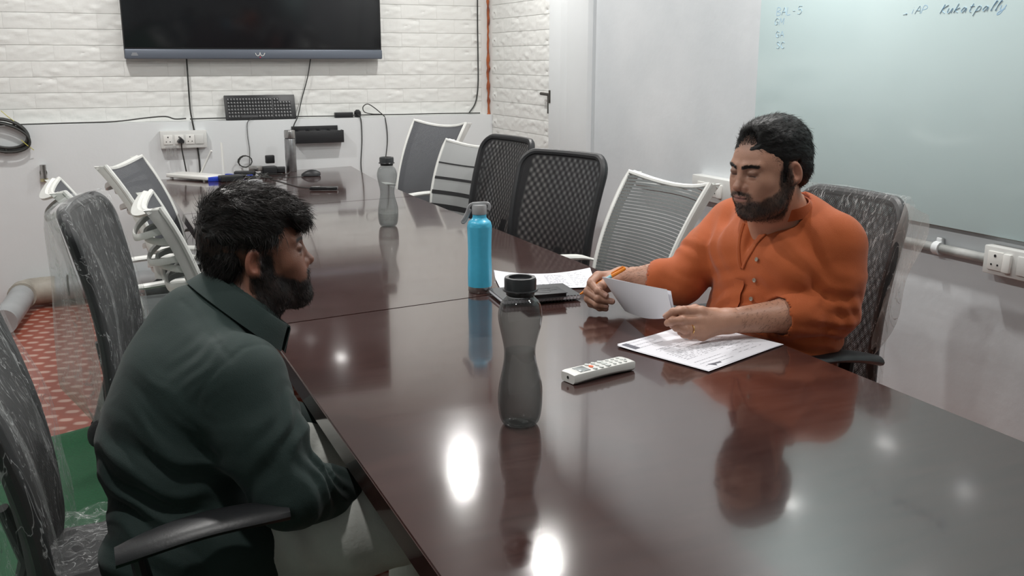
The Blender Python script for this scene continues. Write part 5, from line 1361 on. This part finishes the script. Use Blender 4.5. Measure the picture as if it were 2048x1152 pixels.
def surf_patch(L, uvs, off, nm, m, par, n=9, th=.0014):
    """cloth flap lying on the shirt: bilinear patch of four corners dropped on to the surface"""
    a_, b_, c_, d_ = [np.array(q, float) for q in uvs]; g = []
    for i in range(n):
        r_ = []
        for j in range(n):
            u, v = i/(n-1), j/(n-1); q = a_*(1-u)*(1-v)+b_*u*(1-v)+c_*u*v+d_*(1-u)*v
            P_, n_ = ray_hit(L, *q); r_.append(None if P_ is None else P_+n_*(off+.004*math.sin(PI*u)*v))
        g.append(r_)
    flat = [p for r_ in g for p in r_ if p is not None]
    if len(flat) < n*n: return None
    return MB().grid(g, th).build(nm, m, par)
for s_ in (-1, 1):     # edges of the open V
    pts = [on_front(s_*(.046-.043*t)+.0, .105-.105*t, .001) for t in np.linspace(0, 1, 12)]
    MB().tube(pts, [.0048]*12, 8, sq=.6).build('placket_edge', 'shirtA', A)
pts = [[on_front(x, z, .0055) for x in (-.016, -.0145, 0, .0145, .016)] for z in np.linspace(-.03, -.30, 26)]
MB().grid(pts, .0012).build('placket', 'shirtA', A)
for (u, v) in ((1516, 519), (1511, 560), (1504, 597)):
    P_, n_ = ray_hit(S1, u, v)
    if P_ is None: continue
    rot = Vector(n_).to_track_quat('Z', 'Y').to_matrix(); bt = MB().lathe([(.0, .0022), (.0030, .0020), (.0044, .0032), (.0055, .0030), (.0056, .0010), (.001, .0)], 18)
    bmesh.ops.rotate(bt.bm, cent=(0, 0, 0), matrix=rot, verts=bt.bm.verts); bmesh.ops.translate(bt.bm, vec=Vector(P_+n_*.0030), verts=bt.bm.verts); bt.build('button', 'button', A)
# trousers and shoes (mostly under the table)
TA = []
for s_ in (-1, 1):
    h_, k_, f_ = AT.W((s_*.09, -.01, -.37)), AT.W((s_*.11, .40, -.385)), AT.W((s_*.11, .36, -.80))
    U(TA, cap(W0, h_, k_, .088, .066), .03); U(TA, cap(W0, k_, f_, .066, .050), .02)
U(TA, ell(AT, (0, -.03, -.35), (.175, .13, .09)), .03)
Vt, Qt = surface(TA, (1.10, 1.74, .06), (1.93, 2.30, .66), .010); fast_mesh('trousers', Vt, Qt, 'trouser_dark', A)
def shoe(fr, s_, y0, z0, parent, m='shoe'):
    L = []; U(L, ell(fr, (s_, y0+.03, z0+.045), (.045, .06, .05)), .03); U(L, ell(fr, (s_, y0+.12, z0+.03), (.048, .09, .035)), .03); CUT(L, half(fr, (0, 0, 1), z0+.002), .004)
    c = fr.W((s_, y0+.08, z0+.04)); Vs, Qs = surface(L, c-.18, c+.18, .006); return fast_mesh('shoe', Vs, Qs, m, parent)
for s_ in (-1, 1): shoe(AT, s_*.11, .34, -.90, A)
# ------------------------------------------------------------------ papers held and pen
hpap = empty('held_papers', (1.27, 2.04, .80), 0, 'white paper sheets held up in the hands of the orange shirted man', 'paper'); l = np.array((1.27, 2.04, .80))
for k in range(2):
    TL, TR, BR, BL = hp(1204, 554, 2.592), hp(1334+k*7, 579+k*4, 2.352), hp(1347+k*3, 634, 2.335), hp(1250, 622-k*4, 2.60)
    rows = []
    for i in range(19):
        u = i/18; row = []
        for j in range(13):
            v = j/12; p = TL*(1-u)*(1-v)+TR*u*(1-v)+BR*u*v+BL*(1-u)*v
            bend = .016*math.sin(PI*v)*(1-.5*u)+.010*math.sin(PI*u)
            row.append(p-l+np.array((-.35, -.45, .1))*bend*.6+np.array((.004, .004, 0))*k+np.array((0, 0, -.012))*math.sin(PI*u)*v)
        rows.append(row)
    MB().grid(rows, .0003).build('sheet', 'paper', hpap)
e = empty('pen', (0, 0, 0), 0, 'orange ballpoint pen with cyan band in the right hand of the orange shirted man', 'pen')
a, b = hp(1157, 590, 2.640), hp(1251, 536, 2.622); e.location = a; ax = (b-a)/np.linalg.norm(b-a); LN = np.linalg.norm(b-a)
pp = lambda t: ax*LN*t
MB().tube([pp(.03), pp(.10), pp(.14), pp(.60)], [.0016, .0038, .0043, .0043], 14).build('barrel', 'orange', e)
MB().tube([pp(0), pp(.035)], [.0005, .0013], 8).build('point', 'steel', e)
MB().tube([pp(.58), pp(.71)], .0047, 14).build('band', 'pencyan', e)
cpn = MB().tube([pp(.70), pp(.72), pp(.97), pp(1.0)], [.0045, .0054, .0052, .004], 14); up = np.cross(ax, np.cross((0, 0, 1), ax)); up /= np.linalg.norm(up)
cpn.tube([pp(.98)+up*.004, pp(.97)+up*.0075, pp(.72)+up*.0072], [.002, .0022, .0018], 6); cpn.build('pen_cap', 'orange', e)
# ------------------------------------------------------------------ person B, dark green shirt
B = empty('person', (.10, 1.78, 0), 0, 'person in a dark green shirt and pale trousers seen in profile, hands below the table', 'person')
BH = head_frame((.280, 1.842, 1.062), math.radians(-90-4), math.radians(5), math.radians(0), .93)
BT = Fr((.14, 1.79, .825), np.array(Matrix.Rotation(math.radians(-90+2), 3, 'Z')@Matrix.Rotation(math.radians(-14), 3, 'X')))
sR = hp(478, 768, 1.665); sL = BT.W((-.180, .03, .035)); eR = hp(578, 985, 1.655); wR = hp(700, 985, 1.80)
eL = np.array((.27, 2.06, .66)); wL = np.array((.44, 1.93, .64))
S2 = []
U(S2, ell(BT, (0, -.005, .0), (.186, .116, .142)), .03); U(S2, cap(BT, (0, -.025, .02), (0, -.03, -.10), .085, .105, (.75, 1, 1)), .05)
U(S2, ell(W0, (.115, 1.785, .70), (.135, .185, .16)), .06); U(S2, ell(W0, (.125, 1.785, .565), (.145, .205, .14)), .05); U(S2, cap(W0, (.07, 1.67, .56), (.17, 1.655, .565), .112, .115), .04)
U(S2, cap(BT, (-.15, .015, .06), (-.035, .0, .105), .052, .050), .04)
U(S2, cap(W0, sR+np.array((-.0, .02, .005)), BT.W((.03, .0, .105)), .064, .050), .04)
for s_, e_, w_ in ((sR, eR, wR), (sL, eL, wL)):
    m_ = (s_+e_)/2+np.array((-.004, 0, 0))
    U(S2, cap(W0, s_, m_, .082, .076), .035); U(S2, cap(W0, m_, e_, .076, .062), .02); U(S2, cap(W0, e_, w_, .062, .042), .02)
    d_ = (w_-e_)/np.linalg.norm(w_-e_); U(S2, cap(W0, w_-d_*.04, w_+d_*.015, .044, .040), .006); SUB(S2, cap(W0, w_-d_*.0, w_+d_*.10, .036, .036), .003)
NB0 = BT.W((0, .005, .125)); NB1 = BH.W((0, -.03, -.055))
nape, thr = hp(414, 556, 1.835), hp(566, 662, 1.815); CC = (nape+thr)/2; ca_ = (thr-nape)/2; cb_ = np.array((.10, -1, .0)); cb_ = cb_-ca_*(cb_@ca_)/(ca_@ca_); cb_ = cb_/np.linalg.norm(cb_)*.064
cn = np.cross(cb_, ca_); cn /= np.linalg.norm(cn); cn = cn if cn[2] > 0 else -cn
U(S2, cap(W0, CC-cn*.085-ca_*.45, CC-cn*.052, .085, .070), .05); U(S2, cap(W0, CC-cn*.052, CC-cn*.020, .072, .073), .02); U(S2, cap(W0, CC-cn*.035-ca_*.10, CC-cn*.035+ca_*.10, .066, .066), .02)
SUB(S2, cap(W0, CC+cn*.052, CC+cn*.15, .062, .085), .005)
S2 += [wrinkle(.005, 6, 12, (1, 1, .5)), fold(eR+np.array((.02, 0, .09)), eR-sR+np.array((.1, 0, 0)), .050, .0055, .075, 2.4), fold(eR+np.array((.05, 0, .02)), (1, .6, .1), .042, .0055, .07, 2.2),
       fold((.03, 1.66, .66), (.5, .1, 1), .060, .007, .14), fold((.06, 1.62, .80), (.75, .2, .9), .075, .005, .11), fold(sR+np.array((-.05, .0, .05)), (.6, -.3, -.6), .022, .0018, .05)]
def seam(pts, r=.0016, amp=.0022):
    pts = [np.array(p) for p in pts]
    def f(P):
        out = np.full(len(P), 1e3)
        for a, b in zip(pts, pts[1:]): out = np.minimum(out, np.linalg.norm(P-a-np.clip((P-a)@(b-a)/((b-a)@(b-a)), 0, 1)[:, None]*(b-a), axis=1))
        return amp*np.exp(-(out/.0045)**2)
    return Prim(f, .01, 'd')
def hitp(L, uv): return [p for p in (ray_hit(L, u, v)[0] for u, v in uv) if p is not None]
arm_seam = hitp(S2, [(563, 712), (545, 692), (520, 688), (490, 695), (462, 715), (435, 740), (412, 765), (396, 792), (392, 815)])
yoke = hitp(S2, [(362, 600), (385, 620), (420, 665), (445, 700), (462, 716)])
if len(arm_seam) > 2: S2.append(seam(arm_seam))
if len(yoke) > 2: S2.append(seam(yoke))
V, Q = surface(S2, (-.10, 1.45, .40), (.56, 2.18, 1.06), .0045)
fast_mesh('shirt', V, Q, 'shirtB', B)
BB = []
U(BB, ell(BT, (0, -.005, .0), (.172, .102, .128)), .03); U(BB, ell(W0, (.115, 1.785, .70), (.12, .17, .15)), .06); U(BB, ell(W0, (.11, 1.785, .575), (.12, .17, .09)), .05)
U(BB, cap(W0, CC-cn*.10-ca_*.4, CC, .052, .050), .03); U(BB, cap(W0, CC, NB1, .050, .054), .03); U(BB, cap(W0, CC+ca_*.25, BH.W((0, .018, -.075)), .040, .042), .03)
head_prims(BB, BH, wide=1.0, nose=1.0)
U(BB, ell(BH, (0, .070, -.098), (.030, .026, .020)), .02)       # full beard mass
for s_, e_, w_ in ((sR, eR, wR), (sL, eL, wL)):
    U(BB, cap(W0, s_, e_, .055, .042), .03); U(BB, cap(W0, e_, w_, .040, .028), .02)
    t = (w_-e_)/np.linalg.norm(w_-e_); u_ = np.cross(t, (0, 0, 1)); u_ /= np.linalg.norm(u_); sg = 1 if s_ is sR else -1; up = np.cross(u_, t)
    if up[2] < 0: up = -up
    H = {}
    for k_, o_, ln in (('idx', -.026, 1), ('mid', -.008, 1.06), ('rng', .010, 1), ('pin', .027, .82)):
        mc = w_+t*.085*(.98 if k_ != 'pin' else .92)+u_*o_*sg
        H[k_] = [mc, mc+t*.038*ln-up*.004, mc+t*.058*ln-up*.018, mc+t*.066*ln-up*.034]
    H['thb'] = [w_+t*.03-u_*.025*sg, w_+t*.062-u_*.045*sg-up*.006, w_+t*.088-u_*.05*sg-up*.012, w_+t*.105-u_*.045*sg-up*.016]
    hand(BB, w_, H)
V, Q = surface(BB, (-.06, 1.5, .48), (.62, 2.16, 1.23), .0034)
mask = (BH.L(V)[:, 1] > -.04) & (BH.L(V)[:, 2] > -.14); V, Q, ng = refine(V, Q, mask); V = project(BB, V)
fbB = full_beard(.002, .96)
cols = head_colors(BH, V, (.215, .092, .058), beardmask=fbB); lp = BH.L(V)
# close cropped hair round the ear and nape
ss = lambda a, b, t: (lambda q: q*q*(3-2*q))(np.clip((t-a)/(b-a), 0, 1))
near_h = (np.linalg.norm(lp, axis=1) < .17)
fade = ss(.062, .070, np.abs(lp[:, 0]))*ss(.045, .025, lp[:, 1])*ss(.012, .032, lp[:, 2])*near_h
fade = np.maximum(fade, ss(-.115, -.075, lp[:, 2])*ss(-.045, -.070, lp[:, 1])*near_h)
fade = np.maximum(fade, .75*ss(-.028, -.045, lp[:, 1])*ss(-.080, -.03, lp[:, 2])*near_h)
cols = cols*(1-.88*fade[:, None])
bodyB = skin_mesh('body', V, Q, ng, 'skinB', B, cols)
HB = []
U(HB, ell(BH, (0, -.012, .046), (.082, .095, .086)), .015); U(HB, ell(BH, (0, -.012, .076), (.074, .086, .066)), .02); U(HB, ell(BH, (0, .040, .082), (.060, .060, .038)), .02)
U(HB, ell(BH, (0, -.062, -.010), (.062, .040, .056)), .02)
CUT(HB, half(BH, (0, -1.0, .95), -.020), .008); CUT(HB, half(BH, (0, -.3, 1), -.030), .012)
def ear_gapB(P): q = BH.L(P); return np.maximum(np.maximum(q[:, 2]-.030, -.038-q[:, 1]), q[:, 1]-.012)
SUB(HB, ear_gapB, .008)
HB.append(hair_noise(.016, 48, BH, 9))
U(HB, ell(BH, (.02, .092, .066), (.040, .020, .024)), .015)      # fringe lock
HB.append(hair_noise(.006, 110, BH, 19))
Vh, Qh = surface(HB, BH.t-.17, BH.t+.17, .0032)
hairB = fast_mesh('hair', Vh, Qh, 'hairB', B)
P, N_ = scatter(Vh, Qh, 9000, np.ones(len(Vh)), 16)
def flowB(P):
    q = BH.L(P); top = ss(.03, .08, q[:, 2])[:, None]
    a = np.stack([.25*np.sin(q[:, 1]*30+q[:, 2]*20)+.3*np.sign(q[:, 0]), .75+0*q[:, 1], -.15+0*q[:, 1]], 1); b = np.stack([0*q[:, 0], -.45+q[:, 1]*4, -1+0*q[:, 1]], 1)
    return (a*top+b*(1-top))@BH.R.T
strands('hair_strands', hairB, 'hairB', P, N_, flowB, .028, .00048, 12, seg=5, jit=.2, lift=.20, curl=.10, clump=70)
P, N_ = scatter(V, Q, 3600, fbB(lp[:, 0], lp[:, 1], lp[:, 2], np.full(len(V), .5))*near_h, 19)
strands('beard', bodyB, 'beard', P, N_, lambda P: np.tile(BH.R@np.array((0, .2, -1)), (len(P), 1)), .011, .00036, 3, seg=3, jit=.3, lift=.35)
# collar B: stand and turned down leaf
rows = []
for i in range(41):
    t = -1+2*i/40; a_ = t*2.95; f_ = (1-math.cos(a_))/2        # a_=0 at the nape, front opening at the throat
    dirv = -ca_*math.cos(a_)*1.0+cb_*math.sin(a_)*1.04; o_ = dirv/np.linalg.norm(dirv)
    def rp(r_, h_, out=0): return CC+dirv*r_+cn*h_+o_*out
    rows.append([rp(1., -.012, 0), rp(1., .012, 0), rp(1.02, .015, .002), rp(1.02, .011, .006), rp(1.03, -.008, .013), rp(1.04, -.026-.006*f_, .020+.003*f_)])
MB().grid(rows, .0014).build('collar', 'shirtB', B)
# shirt cuff button band
cu = wR-(wR-eR)/np.linalg.norm(wR-eR)*.045
# trousers
TB = []
for s_, hy, ky in ((1, 1.675, 1.625), (-1, 1.90, 1.98)):
    h_, k_, f_ = np.array((.10, hy, .565)), np.array((.66, ky, .575)), np.array((.62, ky, .10))
    U(TB, cap(W0, h_, (h_+k_)/2, .088, .100), .04); U(TB, cap(W0, (h_+k_)/2, k_, .100, .080), .02); U(TB, cap(W0, k_, f_, .080, .065), .02)
U(TB, ell(W0, (.10, 1.785, .57), (.125, .175, .085)), .04)
TB += [wrinkle(.006, 7, 22, (.6, 1, 1)), fold((.26, 1.66, .60), (.9, .5, .2), .05, .006, .12), fold((.42, 1.66, .60), (.7, -.6, .2), .055, .005, .12)]
Vt, Qt = surface(TB, (-.06, 1.50, .08), (.78, 2.14, .70), .008); fast_mesh('trousers', Vt, Qt, 'trouser', B)
FB = Fr((.62, 1.80, 0), np.array(Matrix.Rotation(-PI/2, 3, 'Z')))
for s_ in (.145, -.18): shoe(FB, s_, -.04, 0, B)

for P_ in (A, B):
    for ch in P_.children: ch.location = Vector(ch.location)-P_.location
